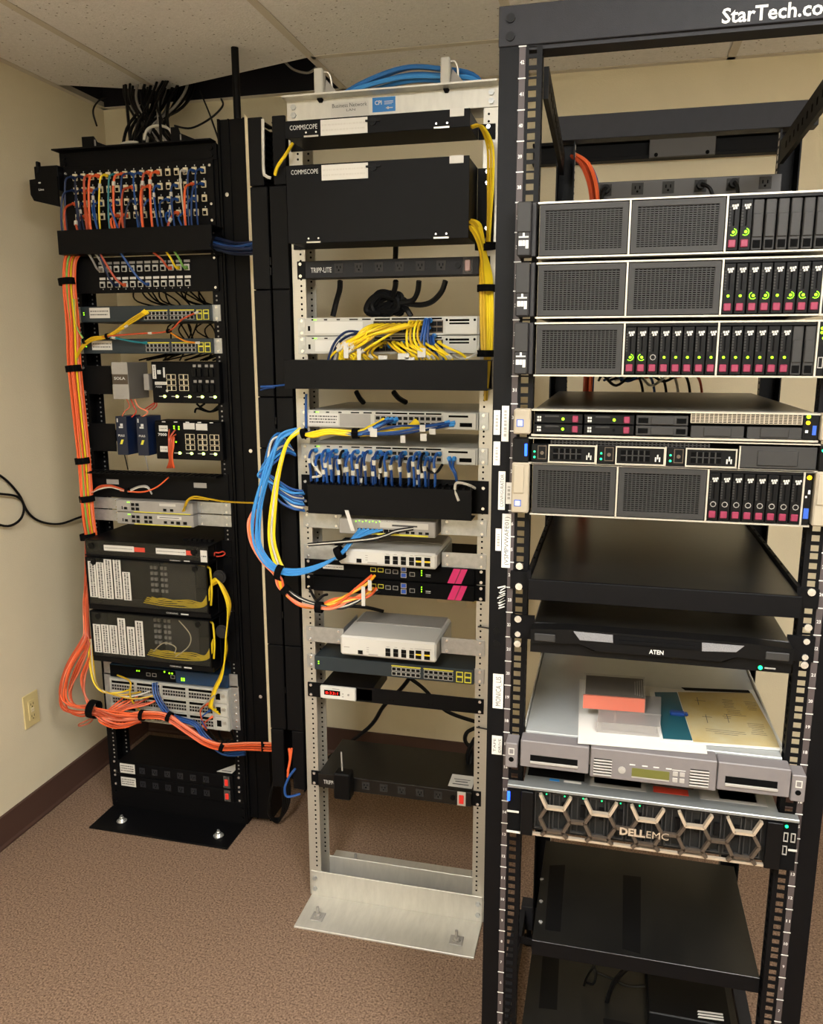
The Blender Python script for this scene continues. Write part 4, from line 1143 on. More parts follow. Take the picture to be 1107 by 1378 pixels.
sticker((-258.1, -243.5, 1207, 1300.3), 'longest white sticker on the left post, beside the empty sliding shelf', ['(VSMPVWAFE01)'], seed=6)
sticker((-268.9, -259.3, 1236, 1274.2), 'small blank sticker left of the longest sticker on the left post', seed=7)
sticker((-268.5, -250.2, 949.7, 1014.1), 'white sticker reading MONICA_LIS on the left post', ['MONICA_LIS'])
sticker((-268.3, -250.3, 861.5, 897.4), 'white sticker reading TAPE DRIVE on the left post beside the grey tape library', ['TAPE', 'DRIVE'])
r_ = (-264.4, -249.5, 1132.6, 1174)
t = thing('torn_sticker', 'torn half-peeled white sticker on the left post', 'sticker', 'R', r_[0], -1, r_[2])
q = MB(); rr = random.Random(9)
for k in range(9):
    a = r_[2]+(r_[3]-r_[2])*k/9
    q.prism([(r_[0]+rr.uniform(0, 6), a), (r_[1]-rr.uniform(0, 3), a+rr.uniform(4, 9)), (r_[1]-rr.uniform(0, 3), a+rr.uniform(6, 10)), (r_[0]+rr.uniform(0, 6), a+2.2)], -1.5, -1.1)
q.build('sheet_shreds', 'paper', t, kind='stuff')
for i, zp in enumerate((845, 864)):
    r_ = (-271.2, -257, 1084.7, 1101.2) if i == 0 else (-270.8, -256.6, 1063.2, 1077.7)
    t = tag(MB().disc((r_[0]+r_[1])/2, (r_[2]+r_[3])/2, 6, -.1, 16, 2).build('post_plug', 'black2', org=(0, 0, 0)), ('upper', 'lower')[i]+' black round plug on the left post above the MONICA_LIS sticker', 'plug')
for i, (u, s) in enumerate(((24.4, -1), (23.6, -1), (22.3, -1), (21.3, -1), (24.1, 1), (22.8, 1), (21.4, 1))):
    z = uz(u)
    tag(MB().disc(s*227, z, 6, -5.2, 12, 3).disc(s*227, z, 3, -8.2, 8, .6).build('mounting_screw', 'screw', org=(0, 0, 0)), 'bright mounting screw number %s from top on the %s post of the four-post rack' % (['one', 'two', 'three', 'four'][i if s < 0 else i-4], 'left' if s < 0 else 'right'), 'screw')
# ================================================================ gear in the black two-post rack
t = thing('rack_side_column', 'tall black side column on the right flank of the black two-post rack', 'column', 'L', 303, 40, 0)
MB().box(262, 345, 4, 90, 30, 2212, 2).build('column', 'black', t)
MB().box(262, 268, -4, 4, 30, 2212).box(339, 345, -2, 4, 30, 2212).box(292, 296, 0, 4, 30, 2212).build('ridge', 'black', t, kind='stuff')
screws(t, [(322, 470), (281, 2010), (322, 1270)], 4, 6, name='column_screw')
tag(MB().cyl((276, 103, 2100), (276, 103, 2435), 11, n=14).build('ceiling_rod', 'black2', org=(0, 0, 0)), 'black vertical rod from the left rack top up to the ceiling', 'rod').location = (RK['L'][0], RK['L'][1], 0)
# brackets on top
t = thing('cable_bracket', 'black hook bracket sticking out left of the black rack near its top', 'bracket', 'L', -290, 0, 2000)
MB().prism([(-340, 2072), (-245, 2078), (-245, 1992), (-330, 2012), (-340, 2030)], -40, -34).box(-326, -245, -34, 60, 2040, 2110, 2).build('hook_plate', 'black', t)
MB().box(-318, -310, -36, -20, 2090, 2124, 2).build('hook_lip', 'black', t)
MB().text('Line', -310, -40.2, 2040, 6, w=18, bold=.02).box(-309, -301, -40.5, -40, 2060, 2064).build('bracket_marks', 'inkw', t, kind='stuff')
t = thing('cable_bracket', 'black upright bracket with one slot on top left of the black rack', 'bracket', 'L', -150, 20, 2114)
MB().prism([(-190, 2196), (-150, 2196), (-140, 2180), (-60, 2150), (-60, 2116), (-176, 2116), (-190, 2140)], 16, 20).build('plate', 'black', t)
MB().box(-148, -143, 15, 16, 2160, 2186).build('slot', 'gry', t)
t = thing('cable_bracket', 'black upright bracket with one slot on top right of the black rack', 'bracket', 'L', 150, 20, 2114)
MB().prism([(105, 2205), (128, 2205), (134, 2188), (250, 2140), (250, 2116), (105, 2116)], 16, 20).box(60, 66, 30, 36, 2114, 2240).build('plate', 'black', t)
MB().box(134, 138, 15, 16, 2150, 2184).build('slot', 'gry', t)
# keystone patch panel, four rows of sixteen
t = thing('patch_bay', 'black patch panel with four rows of almond jacks behind hanging cords', 'patch panel', 'L', 0, 0, 1925)
MB().box(-246, 246, -8, -.4, 1925, 2106, .6).build('panel', 'black', t)
KX = [-204+i*28 for i in range(16)]; KZ = [2078, 2040, 2002, 1964]
for r in range(4):
    for i in range(16):
        o = MB().box(KX[i]-7.5, KX[i]+7.5, -14, -8, KZ[r]-10, KZ[r]+9, 1).build('jack', 'almond', t)
        MB().box(KX[i]-5, KX[i]+5, -14.4, -14, KZ[r]-8, KZ[r]+2).build('jack_opening', 'hole', o)
q = MB()
for r in range(4):
    for i in range(16): q.box(KX[i]-1, KX[i]+1.5, -8.5, -8, KZ[r]+12, KZ[r]+16)
q.build('port_numbers', 'inkw', t, kind='stuff')
screws(t, [(236, 2090), (236, 1985), (236, 1940), (-237, 2090)], -8, 4)
t = thing('cable_duct', 'black cable duct cover under the four-row patch panel', 'cable manager', 'L', 0, 0, 1850)
cover(MB(), -232, 268, -78, -2, 1850, 1918).build('cover', 'black', t)
t = thing('patch_bay', 'black patch panel with two rows of jacks and white label strip', 'patch panel', 'L', 0, 0, 1742)
MB().box(-246, 246, -8, -.4, 1742, 1846, .6).build('panel', 'black', t)
K2 = [-138+i*26 for i in range(12)]
for r, z in enumerate((1812, 1767)):
    for i in range(12):
        o = MB().box(K2[i]-8.5, K2[i]+8.5, -13, -8, z-9, z+9, 1).build('jack', 'lgrey', t)
        MB().box(K2[i]-5.5, K2[i]+5.5, -13.4, -13, z-7, z+3).build('jack_opening', 'hole', o)
    for i in range(12): MB().box(K2[i]-10, K2[i]+10, -8.6, -8, z+14, z+21).build('port_label', 'paper' if r else 'gry', t)
q = MB()
for i in range(12): q.box(K2[i]-1, K2[i]+1, -8.5, -8, 1752, 1755)
q.build('port_numbers', 'inkw', t, kind='stuff')
screws(t, [(237, 1836), (237, 1752), (-234, 1836), (-234, 1752)], -8, 4)
edge_switch('L', 'upper dark slate 24-port switch with yellow cords in the black rack', 1656, 1703, lbl=(-188, -118, 1668, 1699), depth=200)
edge_switch('L', 'lower dark slate 24-port switch with teal cord in the black rack', 1561, 1606, lbl=(-188, -118, 1572, 1600), depth=200)
# DIN rails and the devices clipped to them
for z, lab in ((1480, 'upper black rail panel holding the grey supply and an industrial switch'), (1300, 'lower black rail panel holding the two navy supplies and an industrial switch')):
    t = thing('rail_panel', lab, 'panel', 'L', 0, 0, z-44)
    MB().box(-246, -136, -3.5, -.4, z-44, z+44, .5).build('left_plate', 'black', t)
    MB().box(-246, 246, 54, 62, z-18, z+18).box(-246, -240, -.4, 62, z-18, z+18).box(240, 246, 4, 62, z-18, z+18).build('rail', 'black', t)
    screws(t, [(-232, z-38), (-232, z+38), (234, z-38), (234, z+38)], -4, 5)
t = thing('power_supply', 'grey rail-mounted power supply left of the upper industrial switch', 'power supply', 'L', -65, -10, 1425)
MB().box(-92, -40, -60, 50, 1425, 1535, 1).build('case', mat('psu_grey', (120, 116, 110), .45, metal=.3), t)
MB().box(-93, -39, -63, -60, 1425, 1536, .5).build('front', 'mgrey', t)
MB().box(-92.5, -39.5, -63.5, -63, 1470, 1500).build('name_band', 'goldd', t)
MB().text('SOLA', -86, -63.7, 1484, 8, w=38, bold=.02).build('lettering', 'inkw', t)
q = MB()
for k in range(3): q.box(-84, -52, -63.4, -63, 1450+k*5, 1451.4+k*5)
q.disc(-60, 1518, 3, -63, 10, .6).box(-80, -56, -63.4, -63, 1430, 1438).build('front_print', 'gry', t, kind='stuff')
MB().box(-20+0, -2, -10, 50, 1450, 1500, 1).build('terminal', 'gry', t)
def psu(x0, lab):
    t = thing('power_supply', lab, 'power supply', 'L', x0+17, -10, 1250)
    MB().box(x0, x0+36, -30, 50, 1250, 1370, 1).build('case', 'navy', t)
    MB().box(x0-.5, x0+36.5, -33, -30, 1250, 1370, .6).build('front', 'navyd', t)
    MB().text('PULS', x0+6, -33.2, 1308, 6, w=22, bold=.03).box(x0+10, x0+24, -33.4, -33, 1334, 1339).box(x0+15, x0+24, -33.4, -33, 1340, 1348).box(x0+4, x0+8, -33.4, -33, 1352, 1364).build('lettering', 'inkw', t)
    MB().prism([(x0+10, 1284), (x0+18, 1284), (x0+24, 1298), (x0+16, 1298)], -33.5, -33).build('logo', 'yelstrip', t)
    return t
psu(-112, 'left navy power supply on the lower rail'); psu(-40, 'right navy power supply on the lower rail')
def industrial(lab, z0, z1, blocks, combos, x0=16, x1=242):
    t = thing('industrial_switch', lab, 'network switch', 'L', 0, 0, z0)
    MB().box(x0, x1, -22, 52, z0, z1, 2).build('case', 'black', t)
    for bx in blocks:
        jacks(t, [bx-8, bx+8], [z0+45, z0+62, z0+79] if z0 > 1300 else [z0+38, z0+55, z0+72], 15, 15, -22, 'almond')
    for cx in combos:
        for k in (0, 1):
            for zz in (z0+34, z0+80):
                o = MB().box(cx+k*17, cx+13+k*17, -30, -22, zz, zz+24, 1).build('fibre_cap', 'black2', t)
                MB().box(cx+1+k*17, cx+11+k*17, -24, -22, zz+28, zz+36, .5).build('cap_tab', 'gry', o)
    n = 5 if z0 > 1300 else 4
    o = MB()
    for i in range(n):
        a = x0+(22 if n == 5 else 62)+i*(42 if n == 5 else 40); o.box(a, a+22, -22.5, -22, z0+19, z0+21)
    o.build('panel_print', 'inkw', t, kind='stuff')
    q = MB()
    for i in range(n):
        a = x0+(42 if n == 5 else 82)+i*(42 if n == 5 else 40); q.prism([(a-5, z0+16), (a+1, z0+16), (a+5, z0+20), (a+1, z0+24), (a-5, z0+24)], -22.8, -22)
    q.build('status_leds', mat('pale_green_led', (200, 240, 110), .4, emit=1.2) if 'pale_green_led' not in bpy.data.materials else bpy.data.materials['pale_green_led'], t, kind='stuff')
    return t
t = industrial('upper industrial switch with two blocks of six ports in the black rack', 1413, 1537, (82, 124), (156, 196))
note(t, 20, 32, 1486, 1528, -22, 1, vert=True); note(t, 26, 66, 1468, 1477, -22, 1, seed=2)
MB().text('7000', 27, -22.2, 1459, 6, w=22).box(36, 48, -22.4, -22, 1500, 1512).box(56, 62, -22.4, -22, 1490, 1520).disc(66, 1450, 4, -22, 10, 1).build('panel_print', 'inkw', t, kind='stuff')
t = industrial('lower industrial switch with three blocks of six ports in the black rack', 1240, 1358, (134, 176, 216), ())
note(t, 114, 152, 1334, 1353, -22, 0); note(t, 156, 194, 1332, 1352, -22, 0); note(t, 30, 60, 1326, 1344, -22, 1); note(t, 30, 56, 1262, 1280, -22, 1, seed=8)
q = MB()
for i in range(5): q.box(42+i*40, 54+i*40, -22.4, -22, 1354, 1357)
q.text('7000', 26, -22.2, 1312, 8, w=30, bold=.03)
q.build('panel_print', 'inkw', t, kind='stuff'); leds(t, [(82, 1342), (98, 1341), (82, 1336), (98, 1334), (86, 1294)], -22, 2.6)
# lacing panel
t = thing('lacing_panel', 'black cable lacing panel with two oval slots in the black rack', 'cable manager', 'L', 0, 0, 1108)
MB().box(-246, 246, -4, -.4, 1108, 1196, .5).box(-230, 230, -50, -4, 1190, 1193).build('panel', 'black', t)
for x in (-158, 150): MB().box(x-22, x+22, -4.5, -4, 1150, 1166, 2).build('oval_slot', 'mgrey', t)
q = MB()
for i in range(26): q.box(-226+i*18, -220+i*18, -52, -6, 1193, 1197)
q.build('finger_ribs', 'black2', t, kind='stuff')
# two grey routers in brackets
def router(lab, z0, z1, sec):
    t = thing('small_router', lab, 'router', 'L', 0, 0, z0)
    MB().box(-132, 136, -34, 160, z0, z1, 2).build('chassis', 'mgrey', t)
    for sg in (-1, 1):
        x = 138
        b = MB(); b.box(sg*x, sg*250, -3, -.2, z0+1, z1-.5, .4).box(sg*x, sg*(x-2), -3, 100, z0+1, z1-.5); b.build('bracket', 'steel', t)
        screws(t, [(sg*236, z0+8), (sg*236, z1-8), (sg*150, z0+8), (sg*150, z1-8)], -3, 3.4)
    jacks(t, [-72, -56, -28, -12] if sec else [-72, -56], [z0+11, z0+25], 14, 11, -34, 'mgrey', rim=.8)
    jacks(t, [-98, 40, 64], [z0+12], 13, 10, -34, 'mgrey', rim=.8)
    if sec:
        jacks(t, [84, 108], [z0+12], 15, 12, -34, 'mgrey', rim=.8)
        o = MB().box(12, 96, -34.6, -34, z0+22, z0+32).build('name_plate', 'paper', t); MB().box(20, 88, -34.9, -34.6, z0+26, z0+28).build('label_print', 'ink', o)
    else:
        o = MB().box(22, 78, -34.6, -34, z0+24, z0+32).build('name_plate', 'tape', t)
    MB().box(-70, 128, -34.8, -34, z0+.5, z0+3).build('yellow_strip', 'yelstrip', t)
    q = MB(); q.box(-112, -109, -34.4, -34, z0+8, z0+18)
    q.build('panel_print', 'hole', t)
    leds(t, [(-84, z1-6), (-90, z1-6)], -34, 1.8)
router('upper grey router in steel brackets with a yellow cord', 1068.5, 1106, False)
router('lower grey router in steel brackets with a white name plate', 1029, 1066.5, True)
# fibre distribution units with tags
def fibre_unit(lab, z0, z1):
    t = thing('fibre_unit', lab, 'patch panel', 'L', 0, 0, z0)
    b = MB()
    b.box(-213, 213, -92, 180, z0, z0+3).box(-213, 213, -92, 180, z1-3, z1).box(-213, -210, -92, 180, z0+3, z1-3).box(210, 213, -40, 180, z0+3, z1-3).box(-210, 210, 176, 180, z0+3, z1-3)
    b.build('housing', 'black', t)
    for sg in (-1, 1): MB().box(sg*214, sg*246, -3, -.4, z0, z1, .5).build('rack_ear', 'black', t)
    return t
t = fibre_unit('flat black fibre unit with two long white labels and red clips', 934, 986)
MB().box(-213, 214, -96, -92, 934, 984, .6).build('door', 'smoke', t); MB().box(-213, 214, -97, -92, 934, 940).build('sill', 'black', t)
MB().box(-205, 205, -40, -36, 940, 982).build('inner_panel', 'black2', t)
for x0, x1 in ((-144, -38), (38, 140)):
    note(t, x0, x1, 955, 973, -96, 1, seed=x0); MB().box(x1+1, x1+22 if x0 > 0 else x1+38, -97, -96, 957, 971).build('red_clip', 'redc', t)
note(t, 190, 212, 938, 975, -98, 1)
MB().text('CORNING', 84, -97.3, 935.5, 4, w=36).box(132, 152, -97.4, -97, 936, 939).build('lettering', 'inkw', t)
MB().tube(spline([(216, -60, 950), (222, -66, 962), (232, -60, 960), (240, -50, 962), (244, -44, 954), (236, -50, 948), (222, -60, 948)], 4), 2, 6).build('red_tie', 'redc', t, smooth=True)
q = MB()
for i in range(6): q.box(100+i*17, 112+i*17, -40, -20, 986, 994)
q.build('lid_lugs', 'black2', t, kind='stuff')
for x in (-188, 168): MB().disc(x, 968, 10, -96, 12, 5).build('latch_knob', 'black2', t)
def fibre_door(lab, z0, z1, tags, coil):
    t = fibre_unit(lab, z0, z1)
    MB().box(-213, 205, -97, -94, z0+14, z1-2).build('door', 'smoke', t)
    MB().box(-214, 213, -98, -92, z0, z0+14, .8).build('sill', 'black', t)
    MB().frame(-214, 207, z0+14, z1, 4, -98, -93).build('door_rim', 'black', t)
    for (a, b0, b1) in tags: note(t, a, a+27, z0+b0, z0+b1, -97, 2, vert=True, seed=int(a+b1), name='tag_strip')
    MB().box(10, 130, -30, -27, z0+30, z1-20).build('inner_panel', 'bezel', t)
    q = MB()
    for i in range(4):
        for k in range(5): q.box(-26+i*14+(i > 1)*8, -17+i*14+(i > 1)*8, -34, -27, z0+50+k*19, z0+60+k*19)
    q.build('adapter_sockets', 'gry', t, kind='stuff'); MB().box(-200, 5, -27, -24, z0+20, z1-12).build('adapter_panel', 'black2', t)
    for k in range(9):
        P = [(-40+k*3, -60+k*2, z0+22+(k % 4)*5), (30, -70+k*3, z0+20+(k % 5)*5), (110, -66+k*3, z0+18+(k % 4)*6), (170, -60, z0+24+k*2), (190, -55+k, z0+50+k*5)]
        MB().tube(spline(P, 4), 1.8, 5).build('fibre_pigtail', 'yel', t, smooth=True)
    MB().tube(spline([(196, -60, z0+30), (202, -62, z0+80), (200, -60, z0+130), (190, -58, z1-18), (120, -56, z1-12), (40, -56, z1-14)], 5), 3.2, 6).build('fibre_pigtail', 'yel', t, smooth=True)
    if coil: MB().tube(spline([(-10, -70, z0+40), (30, -72, z0+72), (70, -72, z0+62), (66, -72, z0+40)], 5), 1.6, 5).tube(spline([(70, -76, z0+30), (120, -78, z0+70), (128, -78, z0+110), (90, -76, z1-16)], 5), 1.6, 5).build('loose_fibre', 'almond', t, smooth=True)
    for x in (-184, 168): MB().disc(x, z1-16, 9, -97, 12, 4).build('latch_knob', 'black2', t)
    MB().text('CORNING', 62, -98.3, z0+5, 5, w=40).box(112, 138, -98.4, -98, z0+5, z0+9).build('lettering', 'inkw', t)
    q = MB()
    for r in range(7):
        q.tube([(214+r*2, -50+r*4, z1-60+12*math.cos(a*.7)) for a in range(2)], 3, 6) if 0 else None
    MB().disc(226, z1-50, 22, -50, 16, 4).disc(226, z1-50, 16, -54, 16, 2).build('slack_spool', 'greyear', t)
    return t
fibre_door('upper black fibre unit with smoky door and five white tag strips', 759, 931, [(-206, 40, 158), (-177, 38, 156), (-148, 38, 168), (-116, 40, 172), (-85, 38, 130)], False)
fibre_door('lower black fibre unit with smoky door and six white tag strips', 583, 752, [(-206, 30, 125), (-176, 30, 126), (-146, 30, 126), (-115, 30, 152), (-83, 30, 126), (-52, 30, 148)], True)
# navy router and grey chassis switch
t = thing('blue_router', 'dark blue router with green lights above the grey chassis switch', 'router', 'L', 0, 0, 492)
MB().box(-216, 216, -14, 260, 494, 538, 1).build('chassis', mat('deep_blue', (22, 52, 84), .4), t)
MB().box(-214, 30, -15, -14, 496, 536).build('left_panel', 'blackm', t)
leds(t, [(-10, 530), (8, 527), (18, 527), (52, 513), (60, 513), (52, 507), (60, 507)], -15, 3); leds(t, [(-112, 524), (-104, 524)], -15, 2.4)
jacks(t, [-70, -48, 20], [515], 15, 12, -15, 'gry')
for s in (-1, 1): MB().box(s*216, s*246, -3, -.4, 494, 540, .5).build('rack_ear', 'steel', t)
t = thing('chassis_switch', 'light grey three-tier chassis switch full of orange and yellow cords', 'network switch', 'L', 0, 0, 346)
MB().box(-218, 218, -20, 300, 346, 490, 1).build('chassis', 'lgrey', t)
for s in (-1, 1):
    MB().box(s*218, s*248, -3, -.4, 346, 500, .5).build('rack_ear', 'steel', t)
screws(t, [(236, z) for z in (356, 378, 402, 424, 448, 470)], -3, 3.4)
for k in range(3):
    z = 350+k*47
    for j in range(4):
        x0 = -212+j*95
        o = MB().frame(x0, x0+93, z, z+44, 3, -24, -20).build('blade_bezel', 'lgrey', t)
        jacks(o, [x0+9+i*9.4 for i in range(9)], [z+11, z+22], 8.6, 9, -21, 'mgrey', rim=.9)
        MB().box(x0+5, x0+88, -21.5, -20, z+31, z+39).build('vent_band', 'hole', o)
    o = MB().box(170, 216, -24, -20, z, z+44, 1).build('supervisor', 'lgrey', t)
    MB().box(176, 192, -25, -24, z+12, z+34, 1).build('module_socket', 'hole', o); MB().disc(203, z+26, 6, -24, 12, 2).build('knob', 'silver', o)
# power strips at the foot of the left rack
def pdu_l(lab, z0, z1):
    t = thing('power_strip', lab, 'power strip', 'L', 0, 0, z0)
    MB().box(-216, 216, -12, 190, z0+.5, z1-.5, 1).build('body', 'black', t)
    ear_plate(t, -246, -216, z0, z1, 'black'); ear_plate(t, 216, 246, z0, z1, 'black')
    note(t, -207, -150, z0+8, z1-6, -12, 3, seed=z0)
    for i in range(6): outlet5(t, -122+i*48, (z0+z1)/2, -12, .82, m='rackgrey')
    MB().box(183, 205, -14, -12, z0+4, z1-3, .5).build('switch_guard', 'clear', t)
    MB().box(188, 200, -18, -14, z0+13, z1-13, 1.5).build('rocker_switch', 'red', t)
    return t
pdu_l('upper black power strip at the foot of the black rack', 133, 182)
pdu_l('lower black power strip at the foot of the black rack', 84, 131)
t = thing('notice_card', 'small white triangular notice on the upper foot power strip', 'card', 'L', 200, 30, 182)
MB().prism([(150, 4), (206, 4), (210, 60), (190, 60)], 182, 183, 'z').build('sheet', 'paper', t); MB().box(165, 200, 10, 14, 183, 183.3).build('print', 'ink', t)
# ================================================================ cables of the left rack
G = {'ora': 'orange cords on the four-row patch panel', 'blud': 'dark blue cords on the four-row patch panel', 'blu': 'blue cords on the four-row patch panel'}
LB = {'ora': 'orange patch cord hanging from the four-row panel into the black duct', 'blud': 'dark blue patch cord hanging from the four-row panel into the black duct', 'blu': 'blue patch cord hanging from the four-row panel into the black duct',
      'yel': 'yellow patch cord hanging from the four-row panel into the black duct', 'whi': 'white patch cord hanging from the four-row panel into the black duct', 'tealj': 'teal patch cord hanging from the four-row panel into the black duct'}
rnd = random.Random(11)
ORD = 'first second third fourth fifth sixth seventh eighth ninth tenth eleventh twelfth thirteenth fourteenth fifteenth sixteenth seventeenth eighteenth nineteenth twentieth'.split()+['twenty-first', 'twenty-second', 'twenty-third', 'twenty-fourth']
PC = [(0, 0, 'blud', -12), (0, 1, 'blud', -20), (1, 0, 'blud', 8), (2, 0, 'ora', -4), (3, 0, 'ora', -12), (4, 0, 'yel', -18), (5, 0, 'tealj', -14), (6, 0, 'ora', -14), (7, 0, 'blu', -10), (8, 0, 'blu', 6), (9, 0, 'ora', -14),
      (10, 0, 'ora', -6), (13, 0, 'whi', 12), (14, 0, 'blu', -8), (15, 0, 'blu', -2), (1, 1, 'blud', 4), (2, 1, 'ora', 10), (3, 1, 'blu', 8), (7, 1, 'ora', -10), (9, 1, 'ora', -4), (10, 1, 'blu', 10), (12, 1, 'blu', 6), (14, 1, 'ora', -8), (15, 1, 'blu', -16),
      (0, 2, 'ora', -6), (1, 2, 'blud', 12), (3, 2, 'blu', 16), (5, 2, 'blu', 30), (7, 2, 'blud', -20), (8, 2, 'blud', 14), (9, 2, 'blu', -24), (11, 2, 'blu', 6), (12, 2, 'blu', -14), (14, 2, 'blu', -22),
      (1, 3, 'ora', 4), (5, 3, 'ora', 6), (6, 3, 'ora', -8), (8, 3, 'blud', 0), (11, 3, 'blu', 20), (12, 3, 'ora', -16), (13, 3, 'blu', 12)]
for i, r, m, dx in PC:
    x, z = KX[i], KZ[r]-2
    y2 = -34-rnd.uniform(0, 26)
    P = [(x, -16, z), (x-3+dx*.05, -30, z-1), (x-6+dx*.3, y2, z-18), (x-5+dx*.8, y2-4, z-(z-1917)*.6-8), (x+dx-4, y2, 1912), (x+dx-2, y2+2, 1890)]
    cord('L', P, 3.4 if m == 'ora' else 2.7, m, {'ora': 'orange', 'blud': 'dark blue', 'blu': 'blue', 'yel': 'yellow', 'whi': 'white', 'tealj': 'teal'}[m]+' patch cord from the %s jack of the %s row of the four-row panel' % (ORD[i], ('top', 'second', 'third', 'bottom')[r]), G.get(m), boot=m, tagm='whi' if rnd.random() < .35 else None, tag_i=.45)
# cords on the two-row panel
for i, r, m, dx in ((3, 1, 'ora', -50), (2, 1, 'blud', -24), (6, 1, 'blu', -60), (9, 0, 'ora', -36), (10, 0, 'yel', -16), (11, 0, 'grn', -16), (1, 0, 'gry', -14), (0, 0, 'gry', -10)):
    x, z = K2[i], (1812, 1767)[r]-2
    cord('L', [(x, -14, z), (x, -32, z+2), (x+dx*.3, -46, z+24), (x+dx, -56, 1856)], 3.2, m, {'ora': 'orange', 'blud': 'dark blue', 'blu': 'blue', 'yel': 'yellow', 'grn': 'green', 'gry': 'grey'}[m]+' patch cord on the %s row of the two-row panel%s' % (('upper', 'lower')[r], ', outermost left' if i == 0 else ''), boot=m)
# the big bundle strapped down the left side of the black rack
LBun = {'ora': 'orange cable in the bundle strapped down the left side of the black rack', 'yel': 'yellow cable in the bundle strapped down the left side of the black rack', 'grn': 'green cable in the bundle strapped down the left side of the black rack', 'sal': 'salmon cable in the bundle strapped down the left side of the black rack'}
GBun = {k: v.split(' cable')[0]+' cables of the left bundle' for k, v in LBun.items()}
bundle('L', [(-212.6, -30, 1864.9), (-226.2, -40, 1834.1), (-232.1, -45, 1762.3), (-230.7, -45, 1641.4), (-236.2, -45, 1529.5), (-232.8, -45, 1369.5), (-229.9, -45, 1229.1), (-231.8, -45, 1061.3), (-236.6, -30, 974.6)], 20, 3.0, ['ora', 'ora', 'ora', 'ora', 'sal', 'ora', 'yel', 'ora', 'ora', 'grn', 'ora', 'sal'], LBun, GBun, seed=3)
for i, (px_, R_) in enumerate(zip([(-235.9, -45, 1775.4), (-237.5, -45, 1516), (-232.6, -45, 1229.1), (-227.6, -45, 1107.5), (-236.2, -45, 983)], (25, 24, 23, 24, 24))):
    strap('L', px_, (.1, 0, -1), R_, '%s black strap around the cable bundle left of the black rack' % ('topmost', 'second', 'third', 'fourth', 'lowest')[i], 20)
# orange bundle dropping behind the fibre units and looping round at the bottom
LOOPS = [[(-267.9, -44, 665.6), (-264.3, -60, 621.2), (-308.2, -76, 555.7), (-337.1, -90, 473.4), (-327.6, -96, 421.2), (-277.1, -98, 406.1), (-226.6, -98, 411.7), (-146.1, -92, 399.1), (-64.9, -80, 397.5)],
         [(-262.4, -44, 666.1), (-251.5, -60, 622.3), (-277.3, -80, 543.3), (-310.8, -92, 464.1), (-293.8, -96, 418.8), (-226.1, -98, 416.8), (-145.6, -94, 389), (-63.6, -80, 390.9)],
         [(-258.8, -44, 666.4), (-248.3, -56, 587.4), (-273.4, -70, 514.2), (-262.8, -84, 451.1), (-228.8, -94, 418.2), (-178.2, -98, 376.1), (-121.8, -92, 367.7), (-65.7, -80, 387.2)],
         [(-269.8, -44, 665.5), (-270, -66, 631.3), (-319.9, -84, 545), (-342.9, -96, 462.5), (-334.3, -100, 407.6), (-284.6, -102, 393.4), (-225.8, -100, 404.1), (-144, -96, 392.7), (-64.5, -80, 402.7)]]
for i in range(16):
    A, B = LOOPS[i % 4], (rnd.uniform(-8, 8), rnd.uniform(-9, 9))
    P = [(p[0]+B[0]*(.3 if k in (0, len(A)-1) else 1)+rnd.uniform(-5, 5), p[1]+rnd.uniform(-5, 5)-6, p[2]+B[1]*(.5 if k == len(A)-1 else 1)+rnd.uniform(-5, 5)) for k, p in enumerate(A)]
    cable('L', [(-246-i % 3*4, -16-(i % 4)*5, 990), (-250-i % 3*4, -24-(i % 4)*5, 880), (P[0][0]-2, -42, 760)]+P, 2.9, 'ora' if i % 5 else 'sal', '%s cable looping round the lower left of the black rack' % ('orange' if i % 5 else 'salmon'), '%s loop at the lower left' % ('orange' if i % 5 else 'salmon'))
for i in range(7):
    a = i*3.4
    cable('L', [(-150+a*6, -26, 438-(i % 2)*14), (-160+a*5, -60, 428), (-190+a*3, -92, 400+a*.5), (-210+a*4, -100+a, 372-a), (-150+a*2, -96+a, 352+a), (-80, -80+a, 372-a*.5)], 2.8, 'ora', 'short orange fibre cord plugged into the left end of the chassis switch', 'orange cords on the chassis switch')
    if i < 5: MB
for i in range(4):
    a = i*5
    cable('L', [(-130+a*7, -28, 462-(i % 2)*6), (-150+a*4, -70, 466-a), (-196+a, -86, 470), (-230, -84+a, 500-a), (-250+a, -70, 560), (-254+a, -60, 640)], 2.6, 'yel' if i != 2 else 'whi', '%s cord arching from the chassis switch up behind the fibre units' % ('yellow' if i != 2 else 'white'), 'yellow cords behind the fibre units' if i != 2 else None)
cable('L', [(-255, -80, 366.5), (-310, -70, 335.9), (-311.3, -60, 324.4), (-274.6, -50, 343.6), (-240.9, -60, 410.8)], 2.6, 'sal', 'salmon loop of cord hanging below the strapped orange bundle')
cable('L', [(-178.9, -28, 507), (-110.9, -60, 504.6), (-107.9, -70, 461.6), (-97.4, -60, 420), (-81.8, -50, 397.9)], 2.8, 'yel', 'yellow cord curving down the front of the chassis switch')
strap('L', [(-223.9, -104, 414.7)][0], (1, 0, -.1), 30, 'wide black strap around the orange loop at the lower left', 26)
bundle('L', [(-91.8, -80, 394.5), (-37.8, -80, 405.7), (29.8, -76, 402.9), (101.7, -70, 359.4), (160.2, -70, 328.3), (230.1, -90, 330), (356.7, -160, 383.4), (480.6, -250, 441)], 9, 3.0, ['ora', 'ora', 'sal', 'ora'], {'ora': 'orange cable in the bundle crossing below the chassis switch', 'sal': 'salmon cable in the bundle crossing below the chassis switch'}, {'ora': 'orange crossing bundle', 'sal': 'salmon crossing bundle'}, seed=8)
